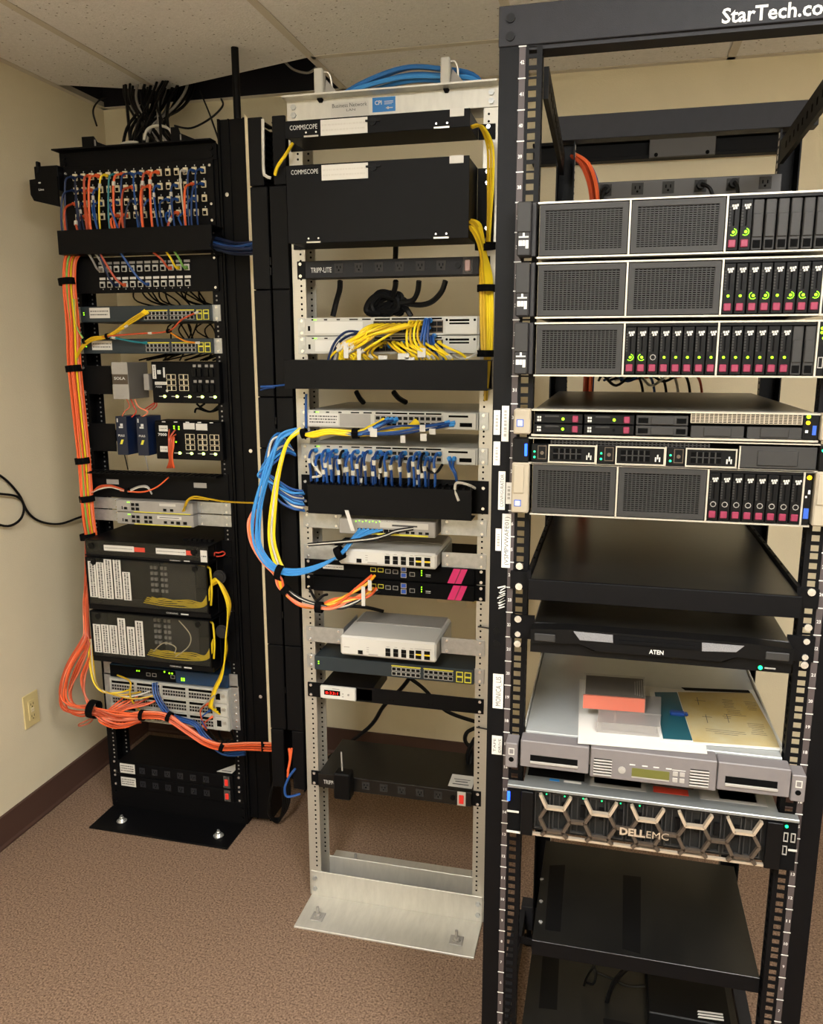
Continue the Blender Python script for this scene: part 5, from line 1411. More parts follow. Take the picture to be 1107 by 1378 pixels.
bundle('L', [(-43.4, -24, 492.6), (-27.9, -40, 449.9), (29.1, -60, 401.4), (117.2, -64, 383.6), (148.3, -62, 344), (210.9, -56, 289.2), (284.9, -50, 295.4)], 5, 2.8, 'blu', 'blue cable joining the orange bundle below the chassis switch', 'blue cables below the chassis switch', seed=9)
for i, (px_, R_, d) in enumerate(zip([(-60.2, -80, 400.6), (35, -76, 403.5), (228.3, -90, 329), (424, -210, 415.3)], (18, 17, 18, 17), ((1, 0, 0), (1, 0, -.3), (1, 0, -.3), (1, .5, 0)))):
    strap('L', px_, d, R_, '%s black strap from left on the orange bundle below the chassis switch' % ('first', 'second', 'third', 'fourth')[i], 14)
# yellow fibre leaving the fibre units on the right
for i in range(5):
    a = i*3
    cable('L', [(205, -60, 870-i*4), (222+a, -70, 880-a), (240+a, -72, 850), (258+a*.5, -74+a, 800), (256-a*.4, -74+a, 740), (248-a*.4, -74+a, 690), (242, -72+a, 640), (226-a, -66+a, 560), (196-a*1.2, -60+a, 500), (176-a, -50, 440), (190-a*2, -28, 408+i*8)], 2.3, 'yel', 'yellow fibre running from the fibre units down to the chassis switch', 'yellow fibre at the right of the fibre units')
cable('L', [(200, -50, 496), (180, -64, 478), (140, -60, 440), (118, -40, 420)], 2.2, 'gry', 'grey cord slanting across the right of the chassis switch')
for i in range(3):
    cord('L', [(150+i*6, -26, 440-i*22), (140+i*3, -60, 432-i*24), (146+i*3, -66, 400-i*12), (152, -50, 370-i*6)], 2.4, ('ora', 'blu', 'ora')[i], '%s short cord at the right of the chassis switch' % ('upper orange', 'blue', 'lower orange')[i], None, boot=('ora', 'blu', 'ora')[i])
# cords of the two slate switches
for i in range(3):
    cord('L', ([(5, -16, 1689.3), (-31.3, -40, 1662.3), (-101.3, -50, 1617.8), (-163.7, -52, 1607.9), (-206.7, -48, 1577.2), (-237.2, -44, 1525.2)], [(10.6, -16, 1686.7), (-31.7, -40, 1656), (-101.6, -50, 1614.6), (-164.1, -52, 1602.8), (-207.2, -48, 1572.1), (-237.5, -44, 1522.6)], [(16.2, -16, 1684.1), (-32.2, -40, 1649.8), (-101.9, -50, 1611.4), (-164.6, -52, 1597.7), (-207.7, -48, 1566.9), (-237.7, -44, 1520)], [(21.8, -16, 1681.5), (-32.7, -40, 1643.5), (-102.1, -50, 1608.3), (-165.1, -52, 1592.5), (-208.2, -48, 1561.7), (-238, -44, 1517.4)], [(27.4, -16, 1679), (-33.2, -40, 1637.2), (-102.4, -50, 1605.1), (-165.5, -52, 1587.4), (-208.7, -48, 1556.6), (-238.2, -44, 1514.8)], [(33, -16, 1676.4), (-33.7, -40, 1630.8), (-102.7, -50, 1601.9), (-166, -52, 1582.3), (-209.2, -48, 1551.4), (-238.5, -44, 1512.1)])[i], 2.6, 'yel', 'yellow cord from the upper slate switch to the left bundle', 'yellow cords of the upper slate switch', boot='yel', tagm='whi' if i == 2 else None, tag_i=.25)
cord('L', [(181.3, -16, 1682.7), (137.6, -36, 1660.8), (94.1, -44, 1626.7), (-6.5, -50, 1619.7), (-107.8, -52, 1612.1), (-195.1, -46, 1596.6)], 2.6, 'ora', 'orange cord from the uplink of the upper slate switch', None, boot='whi', tagm='whi', tag_i=.5)
cord('L', [(180.2, -16, 1592.3), (140.7, -36, 1598.5), (96.1, -44, 1625.5)], 2.6, 'oral', 'amber cord from the uplink of the lower slate switch', None, boot='whi')
cord('L', [(3.7, -16, 1592.9), (-21.9, -40, 1596), (-65.7, -50, 1604.9), (-109.1, -50, 1612.7)], 2.8, 'tealj', 'teal cord plugged into the lower slate switch', None, boot='tealj', tagm='whi', tag_i=.75)
for i, (m, nm) in enumerate((('grn', 'green'), ('oral', 'amber'))):
    cable('L', ([(-216.8, -46, 1724.3), (-213.4, -46, 1641.6), (-193.3, -46, 1599.8), (-213.2, -46, 1564.3), (-234.1, -46, 1518.7)], [(-210.8, -46, 1724.2), (-213.4, -46, 1641.6), (-193.7, -46, 1595.9), (-213.2, -46, 1564.3), (-234.1, -46, 1518.7)], [(-204.9, -46, 1724.1), (-213.4, -46, 1641.6), (-194, -46, 1592.1), (-213.2, -46, 1564.3), (-234.1, -46, 1518.7)], [(-198.9, -46, 1724), (-213.4, -46, 1641.6), (-194.4, -46, 1588.2), (-213.2, -46, 1564.3), (-234.1, -46, 1518.7)], [(-193, -46, 1723.9), (-213.4, -46, 1641.6), (-194.7, -46, 1584.3), (-213.2, -46, 1564.3), (-234.1, -46, 1518.7)], [(-187.1, -46, 1723.8), (-213.4, -46, 1641.6), (-195.1, -46, 1580.5), (-213.2, -46, 1564.3), (-234.1, -46, 1518.7)])[i], 2.6, m, '%s cord dipping from the bundle towards the slate switches' % nm)
for i, p_ in enumerate([(-187.5, -50, 1599.1), (-107.6, -50, 1612.7), (97.6, -50, 1626.6)]): strap('L', p_, (1, 0, .2), 9 if i < 2 else 6, '%s black tie on the cords of the slate switches' % ('left', 'middle', 'right')[i], 9)
# cords of the industrial switches
for i in range(5):
    cable('L', ([(66.6, -24, 1332.1), (72.4, -40, 1308.9), (74.9, -46, 1284.8), (72.6, -44, 1259.6), (69.8, -40, 1236.5), (54.7, -30, 1213.2)], [(87.3, -24, 1332.5), (76.8, -40, 1309), (78.7, -46, 1284.9), (75.3, -44, 1259.7), (72.6, -40, 1236.6), (60.8, -30, 1213.4)], [(69.4, -24, 1312.2), (81.2, -40, 1309.1), (82.6, -46, 1285), (78.1, -44, 1259.8), (75.4, -40, 1236.7), (66.9, -30, 1213.6)], [(87.7, -24, 1317.6), (85.6, -40, 1309.2), (86.4, -46, 1285.1), (80.9, -44, 1259.9), (78.1, -40, 1236.8), (73.1, -30, 1213.9)], [(76.4, -24, 1292.4), (90, -40, 1309.4), (90.3, -46, 1285.2), (83.6, -44, 1259.9), (80.9, -40, 1236.9), (79.2, -30, 1214.1)])[i], 2.4, 'ora', 'orange cord dropping from the lower industrial switch', 'orange cords of the lower industrial switch')
cable('L', [(58.3, -30, 1184.5), (22.1, -40, 1154.3), (-20.3, -46, 1138.4), (-65.6, -46, 1136.6), (-105.3, -46, 1139.1)], 2.4, 'ora', 'orange cord sloping along the lacing panel')
for i in range(3): cable('L', ([(-208.6, -44, 1127.9), (-180, -46, 1139.7), (-140.4, -48, 1148.3), (-109.3, -48, 1143.4), (-74.2, -46, 1136.2)], [(-208.8, -44, 1126.3), (-179.6, -46, 1144.4), (-140.2, -48, 1151.4), (-109.2, -48, 1145.4), (-74.2, -46, 1136.2)], [(-208.9, -44, 1124.7), (-179.2, -46, 1149.1), (-139.9, -48, 1154.5), (-109, -48, 1147.5), (-74.2, -46, 1136.2)], [(-209, -44, 1123.2), (-178.8, -46, 1153.7), (-139.7, -48, 1157.6), (-108.8, -48, 1149.5), (-74.2, -46, 1136.2)], [(-209.2, -44, 1121.6), (-178.4, -46, 1158.4), (-139.4, -48, 1160.7), (-108.7, -48, 1151.6), (-74.2, -46, 1136.2)], [(-209.3, -44, 1120), (-178, -46, 1163.1), (-139.1, -48, 1163.8), (-108.5, -48, 1153.7), (-74.2, -46, 1136.2)])[i], 2.4, ('whi', 'ora', 'ora')[i], ('white cord beside the lacing panel strap', 'lower orange cord arching beside the lacing panel strap', 'upper orange cord arching beside the lacing panel strap')[i])
for i in range(2): cable('L', ([(-68, -46, 1142.6), (-34.6, -48, 1155.5), (-7.8, -46, 1155.2), (2.4, -40, 1130.6)], [(-68.3, -46, 1138.5), (-34.9, -48, 1152.4), (-8.1, -46, 1151.1), (2.4, -40, 1130.6)], [(-68.6, -46, 1134.4), (-35.1, -48, 1149.3), (-8.4, -46, 1147), (2.4, -40, 1130.6)], [(-69, -46, 1130.3), (-35.3, -48, 1146.3), (-8.7, -46, 1142.9), (2.4, -40, 1130.6)], [(-69.3, -46, 1126.2), (-35.6, -48, 1143.2), (-9, -46, 1138.8), (2.4, -40, 1130.6)], [(-69.6, -46, 1122), (-35.8, -48, 1140.1), (-9.3, -46, 1134.7), (2.4, -40, 1130.6)])[i], 2.4, ('gry', 'whi')[i], ('grey cord arching over the upper router', 'white cord arching over the upper router')[i])
strap('L', [(-79.7, -46, 1138.6)][0], (1, 0, 0), 10, 'black strap on the orange cords at the lacing panel', 10)
cord('L', [(106.8, -36, 1083.3), (131.6, -60, 1116.8), (162, -66, 1134.1), (212.2, -70, 1129.5), (254.4, -80, 1126.7), (316.4, -120, 1133.2), (462.6, -250, 1160.1)], 2.6, 'yel', 'yellow cord leaving the upper router towards the middle rack', None, boot='yel')
cable('L', [(102.7, -36, 1079.6), (128.6, -60, 1104.1), (150.7, -66, 1126.2), (207.8, -62, 1125.4)], 2.4, 'yel', 'second yellow cord at the upper router')
# blue bundle into the vertical manager
bundle('L', [(235.4, -40, 1875.3), (295, -80, 1861.7), (358.7, -140, 1845.9), (419.6, -190, 1837), (483, -250, 1831.3)], 14, 3.4, ['blud', 'blu', 'blud', 'blud'], {'blud': 'dark blue cable crossing from the black duct to the vertical manager', 'blu': 'blue cable crossing from the black duct to the vertical manager'}, {'blud': 'dark blue crossing bundle', 'blu': 'blue crossing bundle'}, seed=5, flat=.9)
strap('L', [(292.5, -80, 1859.7)][0], (1, -.6, 0), 28, 'black strap around the dark blue crossing bundle', 10)
# power leads behind the left gear
for i in range(16):
    x = -60+i*17
    cable('L', [(x, 40, 1760), (x+rnd.uniform(-50, 50), 90, 1722), (x+rnd.uniform(-60, 60), 225, 1690), (x+rnd.uniform(-50, 50), 235, 1640), (x+rnd.uniform(-60, 60), 230, 1580), (x+rnd.uniform(-60, 60), 90, 1540)], 2.6, ('blk', 'blk', 'blk')[i % 3], 'dark lead tangled behind the slate switches', 'dark leads behind the slate switches')
for i in range(3):
    cable('L', ([(117.3, 60, 1406.6), (130.6, 70, 1391), (152.8, 80, 1380.5), (176, 90, 1387.8), (192.5, 70, 1402), (201.6, 60, 1372.6)], [(145.2, 60, 1407), (122.2, 70, 1390.9), (152.8, 80, 1380.5), (176.3, 90, 1392.9), (192.5, 70, 1402), (203.3, 60, 1405.3)], [(110, 60, 1378.7), (113.8, 70, 1390.7), (152.8, 80, 1380.5), (176.6, 90, 1398), (192.5, 70, 1402), (201.7, 60, 1375.2)])[i], 3.4, 'blk', 'black lead looped between the two industrial switches', 'black leads between the industrial switches')
for i in range(3): cable('L', [(-66+i*14, -36, 1424), (-62+i*16, -30, 1400), (-80+i*40, -30, 1385), (-92+i*34, -28, 1368)], 2, ('sal', 'redc', 'sal')[i], 'reddish wire between the grey supply and the navy supplies', 'reddish supply wires')
for i in range(3): cable('L', [(-30+i*14, 0, 1390), (0+i*10, -10, 1405), (20, -12, 1420+i*4), (12, 10, 1450)], 1.8, 'redc', 'red wire rising towards the upper industrial switch', 'red wires of the upper industrial switch')
for i, x in enumerate((-94, -22)): cable('L', [(x, -26, 1250), (x+2, -22, 1226), (x-2, -10, 1200)], 1.8, ('blk', 'gry')[i], ('black wire under the left navy supply', 'grey wire under the right navy supply')[i])
for i in range(4): cable('L', [(60+i*40, 60, 320), (40+i*44, 80, 270+i % 2*20), (100+i*30, 90, 230), (150+i*10, 100, 250)], 4, 'blk', 'black power lead piled behind the foot power strips', 'black leads behind the foot power strips')
for i in range(4):
    a = i*5
    cable('L', [(352, 40+a, 290), (372+a, 30+a, 200), (380+a, 20+a, 90), (362, 14+a, 20+a*.4), (340-a*.2, 6-a*.0-12, 60), (348, 0, 140), (366, 24, 230)], 4.5, 'blk', 'black power lead coiled on the carpet right of the black rack', 'coil of black lead on the carpet')
# cables rising into the ceiling opening
for i in range(38):
    x0 = rnd.uniform(-130, 70); y0 = rnd.uniform(70, 150)
    x1 = rnd.uniform(-250, -40); y1 = rnd.uniform(330, 470)
    cable('L', [(x0, y0, 2080), (x0+10, y0+20, 2150), (x0*.45+x1*.3-10, y0*.6+110, 2250), (x1*.7-20, y1-80, 2365), (x1, y1, 2470), (x1-20, y1+10, 2640)], rnd.uniform(3.4, 5.6), 'blk' if i % 6 else 'gry', 'dark cable rising from the black rack into the ceiling opening' if i % 6 else 'grey cable rising from the black rack into the ceiling opening', 'dark cables into the ceiling' if i % 6 else 'grey cables into the ceiling')
cable('L', [(-9.7, 60, 2186.9), (-1.4, 70, 2219.1), (35.3, 70, 2226.9), (76.1, 60, 2211.9), (91.5, 60, 2181)], 4, 'whi', 'white cable looping on top of the black rack')
cable('L', [(-87.6, 60, 2181.2), (-54.6, 60, 2184.1), (-30.4, 60, 2181.3)], 4, 'whi', 'short white cable lying on top of the black rack')
cable('L', [(-258.8, 200, 2277.2), (-308.3, 260, 2339.2), (-314.4, 300, 2379.8), (-294.6, 320, 2398.8)], 3, 'blk', 'black cable bowing out near the left wall under the ceiling')
cable('L', [(59.2, 120, 2237.8), (104.3, 140, 2233.1), (170, 140, 2256.2), (206.4, 150, 2290.2), (179.1, 200, 2325.9)], 3, 'blk', 'black cable curving to the ceiling right of the cable drop')
cable('L', [(6.3, 400, 2416.4), (89.5, 300, 2309.2), (191.6, 150, 2189.2)], 3, 'blk', 'black cable slanting straight down to the side column')
cable('L', [(-436.4, 430, 2651.7), (-434.4, 440, 2647.4), (-431.8, 450, 2649.1)] if 0 else [(307.9, 400, 2485.1), (336.4, 410, 2460.9), (382.1, 420, 2451.2), (421.3, 400, 2462.1)], 4, 'gry', 'grey cable sagging inside the ceiling opening')
# loose black lead on the left wall
cable('W', [(-1915, 654.8, 1241.8), (-1915, 768.9, 1191.6), (-1915, 841.1, 1120.8), (-1915, 876.7, 1053.3), (-1915, 932, 1012.2), (-1915, 1023.2, 985.5), (-1915, 1124.6, 985.9), (-1915, 1211.1, 987.9)], 4, 'blk', 'black lead hanging along the left wall')
cable('W', [(-1912, 640.7, 1166.5), (-1912, 742.4, 1140.2), (-1912, 826.7, 1116.2), (-1912, 856, 1081.9), (-1912, 836.8, 1041.7), (-1912, 775.1, 1030.4), (-1912, 685.9, 1067.7)], 4, 'blk', 'black lead curled in a loop on the left wall')
# ================================================================ cables of the middle rack
for i in range(5):
    a = i*6
    cable('M', [(196+a*.4, -120+a, 1838-(i % 2)*6), (214+a*.8, -120+a, 1836), (232+a*.3, -100+a, 1800), (234+a*.5, -50+a*.5, 1740), (236+a*.4, -30+a*.6, 1650), (238+a*.4, -24+a*.4, 1560), (240, -22+a*.3, 1450)], 4, 'yel', 'yellow cable in the bundle from the tall fibre enclosure down the right post', 'yellow bundle on the right aluminium post')
for i in range(6):
    a = i*5.4
    cable('M', [(200+a*.2, -118+a, 1842+i*3), (218+a*.5, -116+a, 1846), (236, -90+a, 1800), (228+a*.8, -44+a*.5, 1740), (228+a*.9, -32+a*.5, 1650), (232+a*.7, -26+a*.5, 1562)], 4, 'yel', 'yellow cable in the bundle from the tall fibre enclosure down the right post', 'yellow bundle on the right aluminium post')
for i in range(3):
    a = i*6
    cable('M', [(212, -110+a, 2048), (228+a*.5, -90+a*.6, 2052), (238+a, -40, 2020), (238+a, -24, 1950), (239+a*.6, -22, 1880), (238+a*.4, -26, 1800)], 3, 'yel', 'thin yellow fibre from the one-unit fibre panel down the right post', 'thin yellow fibres on the right aluminium post')
for i, (z, R_) in enumerate(((1803, 24), (1712, 22), (1562, 20))):
    strap('M', (240, -34 if i else -62, z), (0, .2 if not i else 0, -1), R_, '%s black strap on the yellow bundle of the right aluminium post' % ('topmost', 'middle', 'lowest')[i], 16)
cable('M', [(-238.8, -20, 2059.3), (-247.8, -40, 2032.2), (-274.3, -30, 2008.4), (-287.1, -20, 1990.3)], 4, 'yel', 'short yellow fibre entering the top of the vertical cable manager')
cable('M', [(-317.2, -12, 2121.1), (-319.8, -12, 2007.4), (-314.4, -12, 1991.4), (-301.5, -12, 1985.5)], 4, 'whi', 'white cable down the slot of the vertical cable manager')
# yellow cords on the core switches
PA0, PA1 = -222+444*.41, -222+444*.80
YA = 'yellow cord sweeping left from the upper core switch'
for i in range(18):
    x = PA0+8+i*7.2
    gx_, gz = -96+(i % 4)*14+i*1.2+rnd.uniform(-6, 6), 1590+(i % 3)*6+rnd.uniform(-5, 5)
    cord('M', [(x, -18, 1630-(i % 2)*8), (x-6, -46, 1630), (x*.6+gx_*.4, -66-(i % 3)*8, 1616), (gx_+16, -70-(i % 4)*6, gz), (gx_-26, -66, gz-22), (gx_-44+(i % 5)*12, -56, 1552), (gx_-40+(i % 5)*12, -50, 1532)], 3, 'yel', YA, 'yellow cords of the upper core switch', boot='blul' if i % 4 == 1 else 'yel', tagm='whi', tag_i=.62)
for i in range(15):
    x = PA0+6+i*11.4
    gx_ = x+34+(i % 3)*10+rnd.uniform(-10, 10) if i > 2 else x-20
    cord('M', [(x, -18, 1588-(i % 2)*8), (x+2, -42, 1588), (x*.5+gx_*.5, -62-(i % 3)*6, 1576), (gx_, -66, 1562), (gx_+12, -58, 1550), (gx_+16, -50, 1530)], 3, 'yel', 'yellow cord sweeping right from the lower core switch', 'yellow cords of the lower core switch', boot='blul' if i % 3 == 0 else 'yel', tagm='whi' if i % 2 else None, tag_i=.7)
for i in range(4):
    x = 62+i*9
    cord('M', [(x, -18, 1636-(i % 2)*6), (x-4, -52, 1636), (x-8, -62, 1600), (x-2+i*4, -64, 1570), (x+14+i*6, -56, 1545), (x+14+i*6, -50, 1530)], 3, 'yel', 'yellow cord falling from the right ports of the upper core switch', 'right yellow cords of the upper core switch', boot='yel')
for i in range(5):
    x = 92+i*5
    cord('M', [(x, -18, 1640-(i % 2)*18-(i > 2)*36), (x+2, -40, 1640-(i > 2)*38), (x-4+i*3, -54, 1600-(i > 2)*14), (x-10+i*9, -58, 1570), (x-6+i*10, -50, 1535)], 3.4, 'blu', 'blue cord at the right ports of the core switches', 'blue cords of the core switches', boot='blul')
for i in range(3): cable('M', [(-60+i*22, -50, 1612), (-96+i*16, -64, 1614-i*6), (-130+i*10, -60, 1585), (-150+i*8, -56, 1536)], 3.4, 'blud' if i < 2 else 'gry', ('upper dark blue cord', 'lower dark blue cord', 'grey cord')[i]+' crossing behind the yellow cords of the core switches')
for i, p_ in enumerate([(-95.2, -72, 1570.8), (-62.2, -72, 1562.1), (-3, -72, 1552.7), (48.8, -72, 1555.7), (93.2, -72, 1564.2), (64.4, -72, 1549.3)]):
    w_, h_ = ((6, 20), (5, 22), (11, 5), (14, 7), (10, 11), (12, 4))[i]
    solo(MB().box(p_[0]-w_, p_[0]+w_, p_[1]-1, p_[1]+1, p_[2]-h_, p_[2]+h_, .4), 'cord_tag', 'paper', '%s white tag hanging from the yellow cords above the black duct' % ('leftmost upright', 'second upright', 'left flat', 'middle flat', 'tilted', 'rightmost flat')[i], 'tag', 'M', *p_)
cable('M', [(159.9, -20, 1558.4), (183.3, -50, 1550.1), (206.8, -60, 1553.6), (220.7, -40, 1564), (221.6, -20, 1578.8)], 3, 'whi', 'white cord curling at the right end of the lower core switch')
# black power leads behind the middle rack
cable('M', [(-138, 20, 1741), (-143.1, 30, 1720.1), (-156.9, 40, 1688.3), (-166, 40, 1655.4)], 7, 'blk', 'thick black lead hanging from the left of the upper power strip')
cable('M', [(4, 30, 1832.2), (1.2, 40, 1807.8), (-2.8, 50, 1788.8)], 7, 'blk', 'thick black lead running up behind the upper power strip')
cable('M', [(6.2, 20, 1738), (2.2, 30, 1723.2), (-9.5, 50, 1704.3)], 7, 'blk', 'short black lead into the black cord knot')
cable('M', [(65, 20, 1736.8), (58.9, 30, 1710.6), (40.5, 50, 1691.8), (6.6, 60, 1688.1)], 7, 'blk', 'inner thick black lead curving from the upper power strip to the knot')
cable('M', [(131.4, 20, 1735.4), (118.7, 30, 1709.6), (90.1, 50, 1688.1), (56.8, 60, 1681.5), (12.9, 60, 1686.9)], 7, 'blk', 'outer thick black lead curving from the upper power strip to the knot')
cable('M', [(12.9, 60, 1680.9), (23, 70, 1669.4), (32.4, 70, 1654.4)], 7, 'blk', 'black lead leaving the knot downwards')
for i in range(12):
    q_ = [(-37.9, 60, 1663.8), (-69.9, 60, 1670.1), (-72.9, 60, 1689.3), (-43.9, 60, 1706.7), (-12.2, 60, 1705), (0.3, 60, 1687.1), (-12.4, 60, 1669.4), (-34.7, 60, 1669.7), (-37.8, 60, 1681.7), (-18.7, 60, 1684.4)]
    cable('M', [(p[0]+rnd.uniform(-14, 14), p[1]+i*4, p[2]+rnd.uniform(-9, 9)) for p in q_], 7, 'blk', 'black lead wound in the knot behind the middle rack', 'black cord knot')
for i in range(2): cable('M', ([(-106.1, 40, 1464.1), (-102.8, 60, 1446.7), (-99.2, 80, 1434.7)], [(-6.5, 40, 1465.1), (2.6, 60, 1448), (16.8, 80, 1436.3)], [(90.9, 40, 1466.2), (105.5, 60, 1449.3), (129.9, 80, 1437.8)], [(186.1, 40, 1467.2), (206, 60, 1450.5), (240.2, 80, 1439.3)], [(279.3, 40, 1468.1), (304.3, 60, 1451.7), (347.7, 80, 1440.8)], [(370.5, 40, 1469.1), (400.4, 60, 1452.9), (452.6, 80, 1442.2)])[i], 7, 'blk', ('left', 'right')[i]+' black lead slanting below the wide black duct')
# access switch cords and the side loop
LA = 'light blue cord running left from the sparse access switch'
for i in range(5):
    P = ([(-5.4, -18, 1400.4), (-19.9, -50, 1391.6), (-42.2, -70, 1377.3), (-73.7, -74, 1369.8), (-139.8, -74, 1373.3), (-189.2, -70, 1369.5), (-212.6, -60, 1363.5)], [(0.2, -18, 1395.1), (-16.2, -50, 1391.6), (-42.2, -70, 1375.9), (-73.8, -74, 1368.5), (-139.8, -74, 1371.5), (-189.2, -70, 1368.2), (-212.6, -60, 1363.5)], [(5.9, -18, 1400.6), (-12.5, -50, 1391.7), (-42.2, -70, 1374.6), (-73.8, -74, 1367.1), (-139.8, -74, 1369.7), (-189.3, -70, 1366.8), (-212.6, -60, 1363.5)], [(11.5, -18, 1395.3), (-8.8, -50, 1391.8), (-42.2, -70, 1373.3), (-73.8, -74, 1365.8), (-139.9, -74, 1367.9), (-189.3, -70, 1365.4), (-212.6, -60, 1363.5)], [(17.1, -18, 1400.9), (-5, -50, 1391.9), (-42.2, -70, 1371.9), (-73.8, -74, 1364.4), (-139.9, -74, 1366.1), (-189.4, -70, 1364.1), (-212.6, -60, 1363.5)], [(22.7, -18, 1395.5), (-1.3, -50, 1391.9), (-42.3, -70, 1370.6), (-73.8, -74, 1363.1), (-140, -74, 1364.3), (-189.4, -70, 1362.7), (-212.6, -60, 1363.5)])[i]
    cord('M', P, 3.4, 'blul' if i % 2 else 'blu', '%s cord running left from the sparse access switch' % ('light blue' if i % 2 else 'blue'), '%s left cords of the sparse access switch' % ('light blue' if i % 2 else 'blue'), boot='blul', tagm='whi', tag_i=.3)
for i in range(3):
    P = ([(-15.8, -18, 1398), (-43.4, -50, 1384.4), (-69.6, -72, 1373.3), (-139, -76, 1376.6), (-182.1, -76, 1369.4), (-208.7, -70, 1362.3)], [(67, -18, 1397.3), (31, -50, 1379.2), (-69.7, -72, 1368.8), (-139.1, -76, 1372.1), (-182.3, -76, 1363.9), (-208.7, -70, 1362.3)], [(71.6, -18, 1393.8), (31, -50, 1374.7), (-69.8, -72, 1364.3), (-139.2, -76, 1367.6), (-182.4, -76, 1358.5), (-208.7, -70, 1362.3)])[i]
    cord('M', P, 3.6, 'yel', '%s yellow cord running left from the sparse access switch' % ('short', 'upper long', 'lower long')[i], None, boot='yel')
for i in range(3):
    P = ([(151, -18, 1396.7), (95.1, -50, 1389), (27.2, -70, 1387.6), (-55.1, -74, 1367.5)], [(164.6, -18, 1395.6), (95.2, -50, 1386.3), (27.1, -70, 1374.3), (-55.1, -74, 1367.5)], [(162, -18, 1390.2), (95.2, -50, 1378.4), (27.1, -70, 1369), (-55.1, -74, 1367.5)])[i]
    cord('M', P, 3, 'blu', '%s long blue cord across the front of the sparse access switch' % ('upper', 'middle', 'lower')[i], None, boot='blul')
for i, p_ in enumerate([(47.8, -76, 1357.7), (98.9, -76, 1363.4), (121.3, -76, 1377.9), (-26.5, -76, 1371.5), (96.6, -76, 1385.2)]):
    w_, h_ = ((6, 9), (8, 9), (8, 7), (9, 10), (7, 8))[i]
    solo(MB().box(p_[0]-w_, p_[0]+w_, p_[1]-1, p_[1]+1, p_[2]-h_, p_[2]+h_, .4), 'cord_tag', 'paper', '%s white tag on the cords of the sparse access switch' % ('lowest', 'large lower', 'rightmost', 'leftmost', 'upper')[i], 'tag', 'M', *p_)
strap('M', [(-72.8, -74, 1368.9)][0], (1, 0, 0), 13, 'black strap on the blue and yellow cords of the sparse access switch', 16)
strap('M', [(-212.8, -62, 1364.6)][0], (1, 0, .2), 13, 'black strap where the access switch cords turn down', 14)
# dense row of blue cords
DX = (95, 130, 165, 185, 210, 250, 265, 300, 330, 360, 400, 440, 455, 485, 510, 545, 590, 635, 665, 690, 705, 725, 775)
EP = [(-203.7, -16, 1312.4), (122.3, -16, 1317.1)]
for i, u in enumerate(DX):
    x = EP[0][0]+(EP[1][0]-EP[0][0])*(u-95)/(775-95)
    z = 1316-(i % 2)*12
    cord('M', [(x+4, -16, z), (x, -36, z+2), (x-3, -48, z-16), (x-2+(i % 3), -44, 1266), (x-2, -40, 1240), (x-2, -34, 1222)], 3.6, 'blu' if i % 7 != 6 else 'blk', ('blue' if i % 7 != 6 else 'black')+' tagged cord, %s from left in the front row above the black duct' % ORD[i], 'blue cords of the dense row' if i % 7 != 6 else 'dark cords of the dense row', boot='blul', tagm='whi', tag_i=.46+.06*(i % 3))
for i in range(13):
    x = EP[0][0]+8+i*(EP[1][0]-EP[0][0])/13.2+rnd.uniform(-3, 3)
    cord('M', [(x+4, -16, 1300+(i % 2)*14), (x+2, -28, 1298), (x+1, -32, 1270), (x-1, -30, 1240), (x-1, -28, 1222)], 3.2, 'blud', 'darker blue cord, %s from left behind the dense row above the black duct' % ORD[i], 'darker blue cords behind the dense row', boot='blu', tagm='whi' if i % 2 else None, tag_i=.5+.1*(i % 3))
for i in range(2): cord('M', ([(151.7, -18, 1306.8), (160.2, -44, 1290.2), (171.9, -50, 1273.5), (174.7, -40, 1254.1)], [(164.5, -18, 1307.2), (165.6, -44, 1290.4), (173.7, -50, 1273.6), (174.7, -40, 1254.1)], [(177.3, -18, 1307.6), (171, -44, 1290.6), (175.5, -50, 1273.7), (174.7, -40, 1254.1)], [(190.1, -18, 1308), (176.4, -44, 1290.8), (177.3, -50, 1273.7), (174.7, -40, 1254.1)], [(202.8, -18, 1308.4), (181.8, -44, 1291), (179.1, -50, 1273.8), (174.7, -40, 1254.1)], [(215.4, -18, 1308.7), (187.2, -44, 1291.1), (180.9, -50, 1273.9), (174.7, -40, 1254.1)])[i], 3.4, 'blu', ('left', 'right')[i]+' of the two blue cords at the module end of the dense switch', None, boot='blul')
cable('M', [(221, -40, 1237.4), (205.6, -56, 1248.4), (179.4, -60, 1252.5), (175.4, -62, 1234.7), (185.4, -66, 1208.9)], 3.5, 'whi', 'white cord hanging over the right end of the black duct')
cable('M', [(-204.5, -20, 1317.6), (-202.6, -40, 1292), (-184.7, -50, 1270.5), (-176.7, -46, 1256.2), (-203.8, -40, 1249.6)], 3.5, 'whi', 'white cord at the left end of the dense switch')
cable('M', [(136.8, -30, 1292.1), (126.5, -46, 1275.9), (108.2, -46, 1275.3), (97.7, -30, 1281.7)], 3.5, 'blk', 'black cord curling among the blue cords')
